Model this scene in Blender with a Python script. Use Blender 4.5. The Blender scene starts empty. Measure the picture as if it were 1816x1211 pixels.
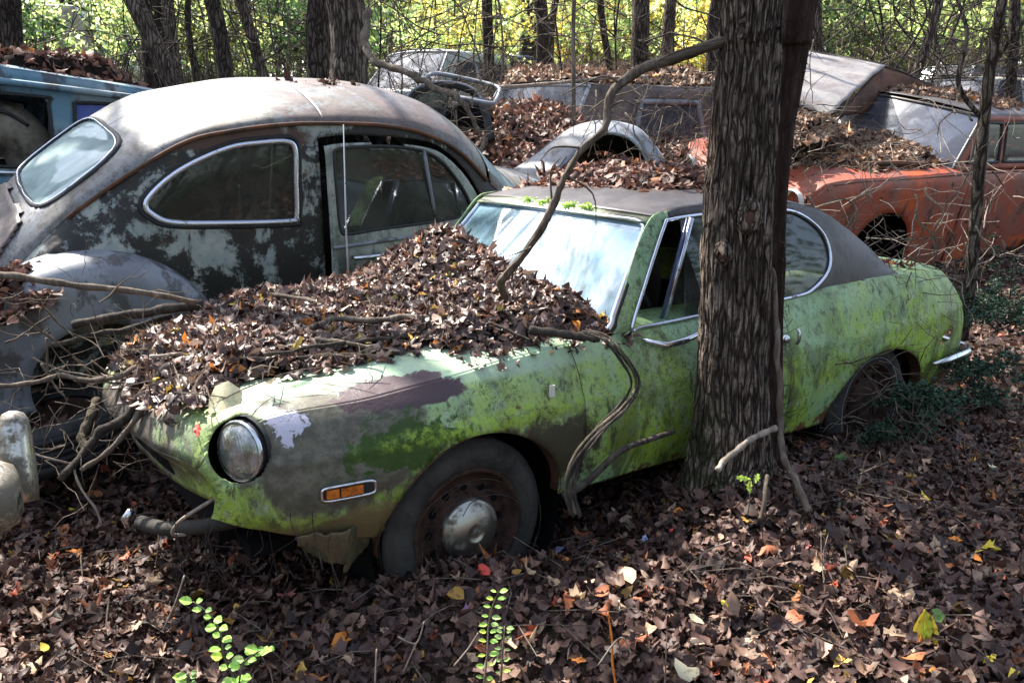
import bpy, math, random
import numpy as np
from mathutils import noise as mnoise, Vector, Matrix
R_ = math.radians
rng = np.random.default_rng(7)
random.seed(7)
scn = bpy.context.scene
C = scn.collection

# ------------------------------------------------------------ camera, sky, sun, exposure
FOC, CP, CH = 1500.0, 0.248, 1.42
cam = bpy.data.cameras.new('camera'); camo = bpy.data.objects.new('camera', cam); C.objects.link(camo)
camo.location = (0, 0, CH); camo.rotation_euler = (math.pi/2 - CP, 0, 0)
cam.sensor_width = 36; cam.lens = 36*FOC/1816; cam.clip_end = 600; cam.clip_start = .05
scn.camera = camo
SUN_EL, SUN_AZ = R_(52), R_(-42)      # azimuth from +Y (view direction) towards the right is positive
w = bpy.data.worlds.new('World'); scn.world = w; w.use_nodes = True
nt = w.node_tree; bg = nt.nodes['Background']; sky = nt.nodes.new('ShaderNodeTexSky')
sky.sky_type = 'NISHITA'; sky.sun_disc = False; sky.sun_elevation = SUN_EL; sky.sun_rotation = SUN_AZ
sky.air_density = 1.0; sky.dust_density = 2.0
hz = nt.nodes.new('ShaderNodeHueSaturation'); hz.inputs['Saturation'].default_value = .72; nt.links.new(sky.outputs[0], hz.inputs['Color']); nt.links.new(hz.outputs[0], bg.inputs[0]); bg.inputs[1].default_value = 0.15
sl = bpy.data.lights.new('sun', 'SUN'); so = bpy.data.objects.new('sun', sl); C.objects.link(so)
sl.energy = 4.6; sl.angle = R_(0.55); sl.color = (1, .94, .84)
sdir = Vector((math.sin(SUN_AZ)*math.cos(SUN_EL), math.cos(SUN_AZ)*math.cos(SUN_EL), math.sin(SUN_EL)))
so.rotation_euler = sdir.to_track_quat('Z', 'Y').to_euler(); so.location = (-6, 8, 12)
scn.view_settings.view_transform = 'Standard'; scn.view_settings.look = 'None'
scn.view_settings.exposure = 1.75; scn.view_settings.gamma = 1; scn.view_settings.use_curve_mapping = False
scn.cycles.max_bounces = 8; scn.cycles.transparent_max_bounces = 8
cP, sP = math.cos(CP), math.sin(CP)

def ray(u, v):
    a = (u-908)/FOC; b = -(v-605.5)/FOC
    return np.array([a, cP+b*sP, -sP+b*cP])
def at(u, v, Y):                      # point seen at (u, v), Y metres ahead
    d = ray(u, v); return np.array([0, 0, CH]) + d*(Y/d[1])
def ss(a, b, x):
    t = np.clip((x-a)/(b-a), 0, 1); return t*t*(3-2*t)
def vn(x, y, s=1.0, seed=0.0):        # cheap smooth pseudo noise on arrays, about -1..1
    x = np.asarray(x, float)*s; y = np.asarray(y, float)*s
    return (np.sin(x*1.7+y*1.1+seed)+np.sin(x*-1.3+y*2.3+1.7*seed+1)+np.sin(x*3.1+y*-1.9+2.3*seed+2)*.6+np.sin(x*4.3+y*3.7+seed*3+4)*.4)/3.0
def terrain(x, y):
    x = np.asarray(x, float); y = np.asarray(y, float)
    z = .20*ss(-.05, .75, x)*ss(5.5, 1.6, y-.25*x) + .10*np.maximum(0, y-4.2)*ss(60, 20, y) + np.where(y > 12, -.03*(np.minimum(y, 30)-12), 0)
    z = z + .14*np.exp(-((x-.80)**2+(y-2.56)**2)/.12)
    z = z + .20*np.exp(-((x+.06)**2/.24+(y-2.10)**2/.10)) + .05*np.exp(-((x+.9)**2/.2+(y-2.0)**2/.1))
    z = z + .02*vn(x, y, 1.3)+.012*vn(x, y, 3.7, 2)
    return z

# ------------------------------------------------------------ object helpers
def tag(o, label=None, cat=None, group=None, kind=None):
    if label: o['label'] = label
    if cat: o['category'] = cat
    if group: o['group'] = group
    if kind: o['kind'] = kind
    return o
def thing(name, label, cat, loc=(0, 0, 0), rz=0, group=None):
    o = bpy.data.objects.new(name, None); C.objects.link(o); o.empty_display_size = .1
    o.location = [float(a) for a in loc]; o.rotation_euler = (0, 0, rz)
    return tag(o, label, cat, group)
def mk(name, V, F, mat=None, parent=None, smooth=False, mats=None, mi=None):
    V = np.asarray(V, np.float32).reshape(-1, 3)
    me = bpy.data.meshes.new(name)
    if isinstance(F, np.ndarray) and F.ndim == 2:
        n, k = F.shape
        me.vertices.add(len(V)); me.vertices.foreach_set('co', V.ravel())
        me.loops.add(n*k); me.loops.foreach_set('vertex_index', F.astype(np.int32).ravel())
        me.polygons.add(n); me.polygons.foreach_set('loop_start', np.arange(0, n*k, k, dtype=np.int32))
        me.polygons.foreach_set('loop_total', np.full(n, k, np.int32))
        me.update(calc_edges=True); me.validate()
    else:
        me.from_pydata(V.tolist(), [], [list(map(int, f)) for f in F]); me.update()
    for m in (mats or ([mat] if mat else [])): me.materials.append(m)
    if mi is not None: me.polygons.foreach_set('material_index', np.asarray(mi, np.int32))
    if smooth: me.polygons.foreach_set('use_smooth', np.ones(len(me.polygons), bool))
    o = bpy.data.objects.new(name, me); C.objects.link(o)
    if parent: o.parent = parent
    return o
class MB:
    def __init__(s): s.v = []; s.f = []; s.n = 0
    def add(s, V, F):
        V = np.asarray(V, float).reshape(-1, 3); s.v.append(V); s.f += [[int(i)+s.n for i in f] for f in F]; s.n += len(V)
    def tube(s, P, r, k=8, cap=True, closed=False):
        V, F = tube(P, r, k, cap, closed); s.add(V, F)
    def box(s, c, d, rot=None):
        c = np.array(c, float); d = np.array(d, float)/2
        V = np.array([[x, y, z] for x in (-1, 1) for y in (-1, 1) for z in (-1, 1)])*d
        if rot is not None: V = V@np.array(rot).T
        s.add(V+c, [(0, 1, 3, 2), (4, 6, 7, 5), (0, 4, 5, 1), (2, 3, 7, 6), (0, 2, 6, 4), (1, 5, 7, 3)])
    def build(s, name, mat, parent=None, smooth=False):
        return mk(name, np.concatenate(s.v), s.f, mat, parent, smooth)
def catmull(P, n, closed=False):
    P = np.asarray(P, float); m = len(P)
    segs = m if closed else m-1
    t = np.linspace(0, segs, n*segs, endpoint=False) if closed else np.linspace(0, segs, n*segs+1)
    out = []
    for a in t:
        i = min(int(a), segs-1); f = a-i
        g = (lambda j: P[j % m]) if closed else (lambda j: P[max(0, min(m-1, j))])
        p0, p1, p2, p3 = g(i-1), g(i), g(i+1), g(i+2)
        out.append(.5*((2*p1)+(-p0+p2)*f+(2*p0-5*p1+4*p2-p3)*f*f+(-p0+3*p1-3*p2+p3)*f**3))
    return np.array(out)
def tube(P, r, k=8, cap=True, closed=False, rough=0.0):
    P = np.asarray(P, float); n = len(P); r = np.broadcast_to(np.asarray(r, float), (n,)) if np.ndim(r) < 2 else r
    if closed: T = np.roll(P, -1, 0)-np.roll(P, 1, 0)
    else: T = np.gradient(P, axis=0)
    T /= np.linalg.norm(T, axis=1)[:, None]+1e-9
    u = np.cross(T[0], [0, 0, 1.]);
    if np.linalg.norm(u) < .1: u = np.cross(T[0], [1., 0, 0])
    u /= np.linalg.norm(u); U = []
    for i in range(n):
        u = u-T[i]*(u@T[i]); u /= np.linalg.norm(u)+1e-9; U.append(u)
    U = np.array(U); W = np.cross(T, U)
    a = np.linspace(0, 2*math.pi, k, endpoint=False)
    V = P[:, None]+r[:, None, None]*(np.cos(a)[None, :, None]*U[:, None]+np.sin(a)[None, :, None]*W[:, None])
    V = V.reshape(-1, 3); F = []
    for i in range(n if closed else n-1):
        j = (i+1) % n
        for q in range(k): F.append((i*k+q, i*k+(q+1) % k, j*k+(q+1) % k, j*k+q))
    if cap and not closed: F.append(tuple(range(k))[::-1]); F.append(tuple((n-1)*k+q for q in range(k)))
    return V, F
def lathe(prof, k=40, axis=1):        # prof: (radius, along), revolved about a local axis
    V = []; a = np.linspace(0, 2*math.pi, k, endpoint=False)
    for r, h in prof:
        for t in a:
            p = [r*math.cos(t), r*math.sin(t)]; p.insert(axis, h); V.append(p)
    F = [(i*k+q, i*k+(q+1) % k, (i+1)*k+(q+1) % k, (i+1)*k+q) for i in range(len(prof)-1) for q in range(k)]
    return np.array(V, float), F

# ------------------------------------------------------------ material helpers
class NT:
    def __init__(s, name, rough=.6, spec=.4, metal=0.0):
        s.m = bpy.data.materials.new(name); s.m.use_nodes = True; s.t = s.m.node_tree; s.N = s.t.nodes; s.L = s.t.links
        s.b = s.N['Principled BSDF']; s.b.inputs['Roughness'].default_value = rough
        s.b.inputs['Specular IOR Level'].default_value = spec; s.b.inputs['Metallic'].default_value = metal
        s.tc = s.N.new('ShaderNodeTexCoord'); s.co = s.tc.outputs['Object']
    def lk(s, a, b):
        if isinstance(a, (int, float)): b.default_value = a
        elif isinstance(a, tuple): b.default_value = (*a, 1) if len(a) == 3 and b.type == 'RGBA' else a
        else: s.L.new(a, b)
    def map(s, scale=(1, 1, 1), loc=(0, 0, 0), rot=(0, 0, 0), co=None):
        n = s.N.new('ShaderNodeMapping'); s.L.new(co or s.co, n.inputs[0]); n.inputs['Scale'].default_value = scale
        n.inputs['Location'].default_value = loc; n.inputs['Rotation'].default_value = rot; return n.outputs[0]
    def noise(s, sc, det=5, ro=.55, vec=None, dist=0.0, lo=None, hi=None):
        n = s.N.new('ShaderNodeTexNoise'); s.L.new(vec or s.co, n.inputs['Vector'])
        n.inputs['Scale'].default_value = sc; n.inputs['Detail'].default_value = det
        n.inputs['Roughness'].default_value = ro; n.inputs['Distortion'].default_value = dist
        o = n.outputs[0]
        return s.rng(o, lo, hi) if lo is not None else o
    def vor(s, sc, feat='F1', vec=None, out=0, rand=1.0):
        n = s.N.new('ShaderNodeTexVoronoi'); n.feature = feat; s.L.new(vec or s.co, n.inputs['Vector'])
        n.inputs['Scale'].default_value = sc; n.inputs['Randomness'].default_value = rand; return n.outputs[out]
    def rng(s, v, lo, hi, a=0.0, b=1.0):
        n = s.N.new('ShaderNodeMapRange'); n.interpolation_type = 'SMOOTHSTEP'; s.L.new(v, n.inputs[0])
        n.inputs[1].default_value = lo; n.inputs[2].default_value = hi; n.inputs[3].default_value = a; n.inputs[4].default_value = b
        return n.outputs[0]
    def math(s, op, a, b=0.0):
        n = s.N.new('ShaderNodeMath'); n.operation = op; s.lk(a, n.inputs[0]); s.lk(b, n.inputs[1]); return n.outputs[0]
    def mix(s, f, a, b):
        n = s.N.new('ShaderNodeMix'); n.data_type = 'RGBA'; s.lk(f, n.inputs[0]); s.lk(a, n.inputs[6]); s.lk(b, n.inputs[7]); return n.outputs[2]
    def ramp(s, f, st, interp='LINEAR'):
        n = s.N.new('ShaderNodeValToRGB'); s.L.new(f, n.inputs[0]); e = n.color_ramp; e.interpolation = interp
        while len(e.elements) < len(st): e.elements.new(.5)
        for el, (p, c) in zip(e.elements, st): el.position = p; el.color = (*c, 1)
        return n.outputs[0]
    def xyz(s, i, co=None):
        n = s.N.new('ShaderNodeSeparateXYZ'); s.L.new(co or s.co, n.inputs[0]); return n.outputs[i]
    def blob(s, c, r, soft=.5, wob=.35, ws=9):   # noisy-edged patch at a place on the thing
        n = s.N.new('ShaderNodeVectorMath'); n.operation = 'SUBTRACT'; s.L.new(s.co, n.inputs[0]); n.inputs[1].default_value = c
        q = s.N.new('ShaderNodeVectorMath'); q.operation = 'DIVIDE'; s.L.new(n.outputs[0], q.inputs[0]); q.inputs[1].default_value = r if isinstance(r, tuple) else (r, r, r)
        l = s.N.new('ShaderNodeVectorMath'); l.operation = 'LENGTH'; s.L.new(q.outputs[0], l.inputs[0])
        d = s.math('ADD', l.outputs['Value'], s.math('MULTIPLY', s.math('SUBTRACT', s.noise(ws, 8, .72, dist=.5), .5), wob*6))
        return s.rng(d, 1-soft*.5, 1+soft*.5, 1, 0)
    def bump(s, h, st=.3, d=.01, nrm=None):
        n = s.N.new('ShaderNodeBump'); s.L.new(h, n.inputs['Height']); n.inputs['Strength'].default_value = st; n.inputs['Distance'].default_value = d
        if nrm: s.L.new(nrm, n.inputs['Normal'])
        s.L.new(n.outputs[0], s.b.inputs['Normal']); return n.outputs[0]
    def col(s, c): s.lk(c, s.b.inputs['Base Color']); return s
    def rough(s, r): s.lk(r, s.b.inputs['Roughness']); return s

MAT = {}
def simple(name, col, rough=.6, spec=.4, metal=0.0, var=.3, sc=12, bump=.2):
    n = NT(name, rough, spec, metal)
    f = n.noise(sc, 6, .65)
    c2 = tuple(max(0, x*(1-var*1.6)) for x in col); c3 = tuple(min(1, x*(1+var)) for x in col)
    n.col(n.ramp(f, [(.3, c2), (.5, col), (.72, c3)]))
    if bump: n.bump(n.noise(sc*6, 5, .6), bump, .004)
    MAT[name] = n.m; return n.m

def m_green():
    n = NT('lime_paint', .42, .35)
    z = n.xyz(2); x = n.xyz(0)
    big = n.noise(3.2, 4, .6, lo=.42, hi=.62)
    base = n.mix(big, (.29, .42, .20), (.34, .46, .13))
    lime = n.rng(n.math('ADD', n.math('MULTIPLY', z, -1.6), n.math('ADD', n.math('MULTIPLY', n.noise(7, 7, .7), 1.6), n.rng(x, .2, 1.2, 0, .16))), -.24, .20)
    base = n.mix(lime, base, n.mix(n.noise(3, 4, .6, n.map((1, 1, 1), (2, 2, 2)), lo=.45, hi=.6), (.29, .42, .055), (.37, .54, .05)))
    base = n.mix(n.noise(1.6, 3, .5, n.map((1, 1, 1), (5, 2, 1)), lo=.52, hi=.66), base, (.28, .46, .27))
    # netted lichen / peeling relief
    v = n.N.new('ShaderNodeVectorMath'); v.operation = 'ADD'; n.L.new(n.co, v.inputs[0])
    wob = n.N.new('ShaderNodeTexNoise'); wob.inputs['Scale'].default_value = 14; n.L.new(n.co, wob.inputs[0])
    sc = n.N.new('ShaderNodeVectorMath'); sc.operation = 'SCALE'; n.L.new(wob.outputs[1], sc.inputs[0]); sc.inputs[3].default_value = .09
    n.L.new(sc.outputs[0], v.inputs[1])
    rd = n.math('ABSOLUTE', n.math('SUBTRACT', n.noise(26, 3, .6, dist=1.6), .5)); net = n.rng(rd, .0, .045, 1, 0)
    netm = n.math('MULTIPLY', net, n.noise(4.5, 4, .6, n.map((1, 1, 1), (3, 7, 2)), lo=.43, hi=.56))
    c = n.mix(n.math('MULTIPLY', netm, .85), base, (.075, .11, .055))
    fine = n.noise(60, 6, .7, lo=.56, hi=.70)
    c = n.mix(n.math('MULTIPLY', fine, .75), c, (.06, .08, .035))
    pal = n.noise(24, 9, .8, n.map((1, 1, .8), (6, 2, 9)), lo=.52, hi=.58); c = n.mix(n.math('MULTIPLY', pal, .7), c, (.33, .40, .27))
    drk = n.noise(34, 9, .82, n.map((1, 1, .6), (1, 5, 3)), lo=.54, hi=.59); c = n.mix(n.math('MULTIPLY', drk, .75), c, (.075, .085, .04))
    # streaky grime
    st = n.noise(7, 8, .68, n.map((1, 1, .35)), dist=.6, lo=.48, hi=.60)
    low = n.rng(z, .30, .70, .80, .32)
    c = n.mix(n.math('MULTIPLY', st, low), c, (.055, .062, .022))
    st2 = n.noise(22, 8, .75, n.map((1, 1, .3), (4, 4, 4)), lo=.56, hi=.64)
    c = n.mix(n.math('MULTIPLY', st2, .8), c, (.05, .055, .025))
    # bare grey-brown primer over the nose side, purple brown patch on the shoulder, rust at the hem
    tp = n.math('MULTIPLY', n.rng(z, .70, .725), n.rng(x, .75, .35)); c = n.mix(n.math('MULTIPLY', tp, .7), c, n.mix(n.noise(12, 7, .7, lo=.4, hi=.62), (.40, .55, .38), (.36, .44, .36)))  # paler mint along the fender top paints in its sunlit look
    g = n.blob((-.33, -.68, .60), (.27, .4, .15), .25, .28, 7)
    c = n.mix(n.math('MULTIPLY', g, .97), c, n.mix(n.noise(26, 6, .7, lo=.4, hi=.65), (.075, .066, .052), (.14, .125, .10)))
    c = n.mix(n.blob((-.11, -.62, .712), (.19, .25, .034), .12, .26, 16), c, (.070, .045, .052))
    c = n.mix(n.blob((-.46, -.66, .70), (.045, .1, .035), .1, .8, 24), c, (.50, .48, .58))
    c = n.mix(n.blob((-.82, -.05, .60), (.22, .52, .3), .5, .4, 8), c, n.mix(n.noise(18, 7, .7, lo=.4, hi=.6), (.045, .034, .024), (.12, .105, .085)))
    c = n.mix(n.blob((-.30, -.68, .36), (.24, .3, .085), .5, .3), c, (.16, .12, .055))
    c = n.mix(n.blob((.30, -.70, .46), (.20, .2, .13), .5, .6, 12), c, (.055, .05, .03))
    c = n.mix(n.blob((-.15, -.68, .59), (.17, .3, .07), .3, .6, 14), c, n.mix(n.noise(90, 4, .7), (.012, .03, .004), (.05, .10, .012)))
    ye = n.math('MULTIPLY', n.blob((.16, -.70, .600), (.36, .2, .028), .9, .42, 22), n.noise(34, 8, .8, lo=.42, hi=.58)); c = n.mix(n.math('MULTIPLY', ye, .8), c, (.31, .46, .05))
    c = n.mix(n.math('MULTIPLY', n.blob((1.22, -.72, .62), (.20, .2, .18), .6, .5), .7), c, (.05, .045, .025))
    rust = n.rng(n.math('ADD', n.noise(9, 8, .7), n.rng(z, .24, .40, .22, 0)), .66, .70)
    c = n.mix(rust, c, n.mix(n.noise(40, 5, .7), (.07, .03, .015), (.20, .09, .04)))
    chips = n.rng(n.noise(30, 9, .8, n.map((1, 1, 1), (9, 1, 3))), .665, .68)
    c = n.mix(chips, c, (.09, .06, .05))
    n.col(c); n.rough(n.noise(12, 5, .6, lo=.2, hi=.8)); n.L.new(n.rng(n.noise(12, 5, .6), .3, .7, .38, .75), n.b.inputs['Roughness'])
    h = n.math('ADD', n.math('MULTIPLY', net, -.25), n.noise(55, 6, .7))
    n.bump(h, .35, .004); MAT['green'] = n.m
m_green()
def m_grey():
    n = NT('weathered_grey_paint', .45, .4)
    z = n.xyz(2); x = n.xyz(0)
    base = n.mix(n.noise(3, 5, .6, lo=.4, hi=.62), (.19, .20, .215), (.17, .16, .135))
    base = n.mix(n.noise(2.2, 4, .6, n.map((1, 1, 1), (2, 8, 4)), lo=.50, hi=.64), base, (.14, .12, .10))
    top = n.rng(z, 1.28, 1.46)
    br = n.math('MULTIPLY', top, n.rng(n.math('ADD', n.noise(3.6, 7, .68, dist=.8), n.rng(x, .2, 1.4, -.06, .08)), .50, .57))
    c = n.mix(n.math('MULTIPLY', br, .9), base, n.mix(n.noise(8, 5, .6), (.085, .06, .06), (.17, .12, .11)))
    c = n.mix(n.math('MULTIPLY', n.noise(18, 8, .75, lo=.54, hi=.66), .8), c, (.10, .085, .07))
    c = n.mix(n.math('MULTIPLY', n.noise(42, 9, .82, n.map((1, 1, .7), (3, 1, 5)), lo=.50, hi=.56), .75), c, (.06, .055, .05))
    c = n.mix(n.math('MULTIPLY', n.noise(7, 8, .75, n.map((1, 1, .5), (8, 1, 5)), lo=.52, hi=.62), .6), c, (.12, .10, .085))
    bare = n.math('MULTIPLY', n.rng(n.noise(5, 8, .72, n.map((1, 1, 1), (1, 3, 9))), .58, .61), n.rng(z, 1.28, 1.5, 1, .2))
    c = n.mix(n.math('MULTIPLY', bare, .8), c, (.10, .045, .03))
    n.col(c); n.L.new(n.rng(n.noise(10, 5, .6), .3, .7, .32, .62), n.b.inputs['Roughness'])
    n.bump(n.noise(40, 6, .7), .3, .003); MAT['grey'] = n.m
    # mouldy side panel
    n = NT('mouldy_side_paint', .5, .35)
    base = n.mix(n.noise(14, 5, .6, lo=.4, hi=.7), (.25, .29, .28), (.35, .36, .33))
    m1 = n.noise(5.6, 9, .68, n.map((1, 1, .8), (2.2, 0, 1.3)), dist=.5)
    m2 = n.noise(13, 9, .72, n.map((1, 1, .5), (7, 3, 3)))
    m3 = n.noise(48, 8, .8); m2 = n.math('ADD', n.math('MULTIPLY', m2, .6), n.math('MULTIPLY', m3, .4))
    f = n.rng(n.math('ADD', n.math('MULTIPLY', m1, .60), n.math('MULTIPLY', m2, .40)), .448, .50, 0, 1)
    c = n.mix(f, base, n.mix(n.noise(30, 6, .7), (.010, .010, .011), (.035, .032, .028)))
    c = n.mix(n.math('MULTIPLY', n.noise(34, 8, .8, lo=.57, hi=.65), .7), c, (.045, .05, .035))
    c = n.mix(n.math('MULTIPLY', n.noise(9, 6, .7, n.map((1, 1, 1), (1, 7, 2)), lo=.58, hi=.68), .8), c, (.07, .045, .03))
    c = n.mix(n.blob((.55, -.6, 1.39), (.42, .3, .05), .5, .35), c, (.075, .04, .028))
    n.col(c); n.bump(n.noise(60, 6, .7), .5, .004); MAT['mould'] = n.m
    n = NT('pale_door_paint', .5, .35)
    base = n.mix(n.noise(8, 5, .6, lo=.4, hi=.65), (.30, .32, .29), (.20, .22, .19))
    z = n.xyz(2)
    f = n.math('MULTIPLY', n.noise(9, 9, .72, n.map((1, 1, .45)), lo=.47, hi=.57), n.rng(z, .72, 1.02, .95, .55))
    c = n.mix(f, base, (.035, .04, .028))
    c = n.mix(n.noise(40, 7, .75, lo=.60, hi=.66), c, (.03, .03, .02))
    n.col(c); n.bump(n.noise(60, 6, .7), .3, .003); MAT['door'] = n.m
m_grey()
def m_red():
    n = NT('faded_red_paint', .55, .3)
    z = n.xyz(2)
    base = n.mix(n.noise(4, 5, .6, lo=.38, hi=.62), (.33, .068, .035), (.25, .09, .065))
    base = n.mix(n.rng(n.noise(3, 5, .6, n.map((1, 1, 1), (3, 3, 9))), .54, .66), base, (.50, .09, .025))
    f = n.math('MULTIPLY', n.noise(7, 8, .7, n.map((1, 1, .6)), lo=.52, hi=.62), n.rng(z, .5, .95, .9, .25))
    c = n.mix(f, base, (.10, .05, .035))
    c = n.mix(n.noise(11, 7, .7, n.map((1, 1, 1), (8, 3, 1)), lo=.60, hi=.64), c, (.03, .022, .016))
    c = n.mix(n.math('MULTIPLY', n.noise(5, 6, .7, n.map((1, 1, 1), (1, 9, 1)), lo=.55, hi=.68), n.rng(z, .3, .8, .8, 0)), c, (.09, .10, .03))
    n.col(c); n.bump(n.noise(50, 6, .7), .3, .003); MAT['red'] = n.m
m_red()
def weather(name, col, col2, dark=(.05, .045, .035), rough=.5, amt=.8, th=.52, sc=6):
    n = NT(name, rough, .35)
    base = n.mix(n.noise(3.5, 5, .6, lo=.4, hi=.62), col, col2)
    c = n.mix(n.math('MULTIPLY', n.noise(sc, 9, .7, n.map((1, 1, .6)), lo=th, hi=th+.08), amt), base, dark)
    c = n.mix(n.noise(sc*3.2, 8, .75, lo=.60, hi=.65), c, (.07, .035, .02))
    n.col(c); n.bump(n.noise(50, 6, .7), .3, .003); MAT[name] = n.m; return n.m
weather('blue', (.10, .20, .27), (.22, .28, .31), (.055, .045, .05))
weather('brown_paint', (.12, .09, .085), (.075, .06, .055), (.03, .025, .022))
weather('roof_brown', (.052, .043, .042), (.075, .064, .066), (.026, .022, .02), .42, .8, .5, 5)
weather('light_grey', (.24, .255, .29), (.16, .17, .195), (.06, .055, .05), .55, .8, .50, 7)
weather('silver', (.40, .42, .46), (.30, .31, .33), (.10, .09, .08), .4, .6, .58, 14)
weather('rust', (.13, .055, .03), (.07, .035, .022), (.03, .02, .015), .8, .7)
weather('rust_flap', (.15, .12, .07), (.10, .065, .035), (.04, .045, .02), .75, .8, .46, 16)
weather('sheet', (.24, .225, .215), (.16, .15, .155), (.12, .09, .08), .5, .6, .5, 3)
weather('white_far', (.62, .64, .62), (.45, .55, .52), (.2, .2, .2), .4, .5)
weather('navy_far', (.05, .07, .16), (.08, .10, .2), (.03, .03, .03), .3, .5)
weather('tan_far', (.42, .37, .26), (.3, .26, .19), (.1, .09, .07), .5, .5)
weather('header', (.15, .20, .11), (.10, .12, .08), (.045, .05, .03))
simple('rubber', (.022, .022, .024), .75, .3, var=.45, sc=14)
simple('rubber_dusty', (.045, .042, .038), .85, .2, var=.5, sc=9)
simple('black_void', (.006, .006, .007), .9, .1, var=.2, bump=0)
simple('dark_trim', (.018, .018, .02), .6, .4)
simple('interior', (.03, .028, .025), .8, .2, var=.5, sc=6)
simple('seat_vinyl', (.16, .14, .11), .7, .3, var=.5, sc=7)
simple('rim_rust', (.045, .024, .018), .85, .2, var=.6, sc=25)
simple('amber', (.55, .14, .015), .25, .6, var=.35, sc=40)
simple('soil', (.016, .011, .009), .95, .1, var=.4, sc=10, bump=.6)
simple('red_lens', (.45, .02, .02), .25, .6, var=.3)
simple('white_plastic', (.68, .66, .6), .5, .4, var=.2)
def m_chrome(name, rgh, dirt, col=(.62, .64, .68)):
    n = NT(name, rgh, .5, 1.0)
    f = n.noise(16, 7, .7, lo=dirt, hi=dirt+.12)
    n.col(n.mix(f, col, (.14, .12, .09))); n.L.new(n.rng(f, 0, 1, .95, .3), n.b.inputs['Metallic'])
    n.L.new(n.rng(f, 0, 1, rgh, .7), n.b.inputs['Roughness']); n.bump(n.noise(70, 4, .6), .12, .002); MAT[name] = n.m
m_chrome('chrome', .16, .56); m_chrome('hubcap', .34, .50, (.45, .43, .39)); m_chrome('trim', .22, .58, (.62, .65, .75))
m_chrome('bumper', .26, .42, (.50, .47, .42))
def m_glass(name, tint, dust, dust_refl_col, dsc=4, lo=.35, hi=.7, mn=.15, mx=.8, refl=1.0, rg_=.05):
    n = NT(name, .05, .5); b = n.b; n.col(tint)
    b.inputs['Roughness'].default_value = .04; b.inputs['Transmission Weight'].default_value = 1.0; b.inputs['IOR'].default_value = 1.25
    gl = n.N.new('ShaderNodeBsdfGlossy'); gl.inputs['Roughness'].default_value = rg_; gl.inputs['Color'].default_value = (.9*refl, .95*refl, refl, 1)
    tr = n.N.new('ShaderNodeBsdfTransparent'); n.lk(tint, tr.inputs[0])
    fr = n.N.new('ShaderNodeFresnel'); fr.inputs[0].default_value = 1.6
    m1 = n.N.new('ShaderNodeMixShader'); n.L.new(fr.outputs[0], m1.inputs[0]); n.L.new(tr.outputs[0], m1.inputs[1]); n.L.new(gl.outputs[0], m1.inputs[2])
    df = n.N.new('ShaderNodeBsdfDiffuse'); n.lk(dust_refl_col, df.inputs[0])  # dust film; some glasses also get their blue reflection painted in here
    m2 = n.N.new('ShaderNodeMixShader')
    f = n.rng(n.noise(dsc, 7, .62, dist=.4), lo, hi, mn, mx); n.L.new(f, m2.inputs[0])
    n.L.new(m1.outputs[0], m2.inputs[1]); n.L.new(df.outputs[0], m2.inputs[2])
    n.L.new(m2.outputs[0], n.N['Material Output'].inputs['Surface']); MAT[name] = n.m
m_glass('windscreen_glass', (.5, .56, .58), 1, (.28, .46, .56), 2.0, .38, .62, .20, .85, .60, .07)  # cyan film colour paints the sky's reflection into the windscreen
m_glass('dusty_glass', (.35, .4, .38), 1, (.36, .46, .46), 3, .35, .65, .45, .85)
m_glass('dark_glass', (.10, .11, .10), 1, (.085, .088, .072), 3.2, .35, .72, .25, .65, .7)
m_glass('side_glass', (.3, .34, .32), 1, (.14, .16, .15), 4, .35, .7, .08, .45)
m_glass('grey_glass', (.3, .32, .34), 1, (.085, .085, .105), 5, .40, .62, .45, .85, .35, .2)
m_glass('blue_refl_glass', (.2, .25, .4), 1, (.10, .13, .40), 6, .44, .54, .2, .75)  # blue patches paint the reflections in the wagon's side window
def m_lens():
    n = NT('lamp_lens', .12, .6); n.col(n.mix(n.noise(14, 6, .7, lo=.4, hi=.65), (.42, .44, .44), (.20, .19, .15)))
    n.b.inputs['Metallic'].default_value = .55; n.b.inputs['Coat Weight'].default_value = 1
    n.L.new(n.rng(n.noise(9, 5, .6), .4, .7, .06, .4), n.b.inputs['Roughness'])
    wv = n.N.new('ShaderNodeTexWave'); n.L.new(n.co, wv.inputs[0]); wv.inputs['Scale'].default_value = 60; n.bump(wv.outputs[0], .15, .002); MAT['lens'] = n.m
m_lens()
def m_leaf(name, stops, transl=.25, rough=.55, spec=.3, val=None):
    n = NT(name, rough, spec); g = n.N.new('ShaderNodeNewGeometry'); r = g.outputs['Random Per Island']
    c = n.ramp(r, stops, 'CONSTANT')
    r2 = n.math('FRACT', n.math('MULTIPLY', r, 37.7))
    hs = n.N.new('ShaderNodeHueSaturation'); n.L.new(c, hs.inputs['Color']); n.L.new(n.rng(r2, 0, 1, .55, 1.5), hs.inputs['Value'])
    c2 = n.mix(n.noise(60, 4, .6, lo=.5, hi=.75), hs.outputs[0], tuple(x*.5 for x in stops[0][1]))
    n.col(c2)
    if transl:
        t = n.N.new('ShaderNodeBsdfTranslucent'); n.L.new(c2, t.inputs[0]); m = n.N.new('ShaderNodeMixShader'); m.inputs[0].default_value = transl
        n.L.new(n.b.outputs[0], m.inputs[1]); n.L.new(t.outputs[0], m.inputs[2]); n.L.new(m.outputs[0], n.N['Material Output'].inputs['Surface'])
    n.bump(n.noise(120, 3, .6), .25, .002)
    MAT[name] = n.m; return n.m
m_leaf('litter', [(0, (.048, .027, .024)), (.24, (.088, .047, .038)), (.45, (.062, .032, .025)), (.64, (.13, .074, .056)), (.82, (.19, .112, .082)), (.93, (.32, .22, .16)), (.955, (.30, .11, .04)), (.975, (.45, .26, .06)), (.99, (.45, .10, .05))], .15)
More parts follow.
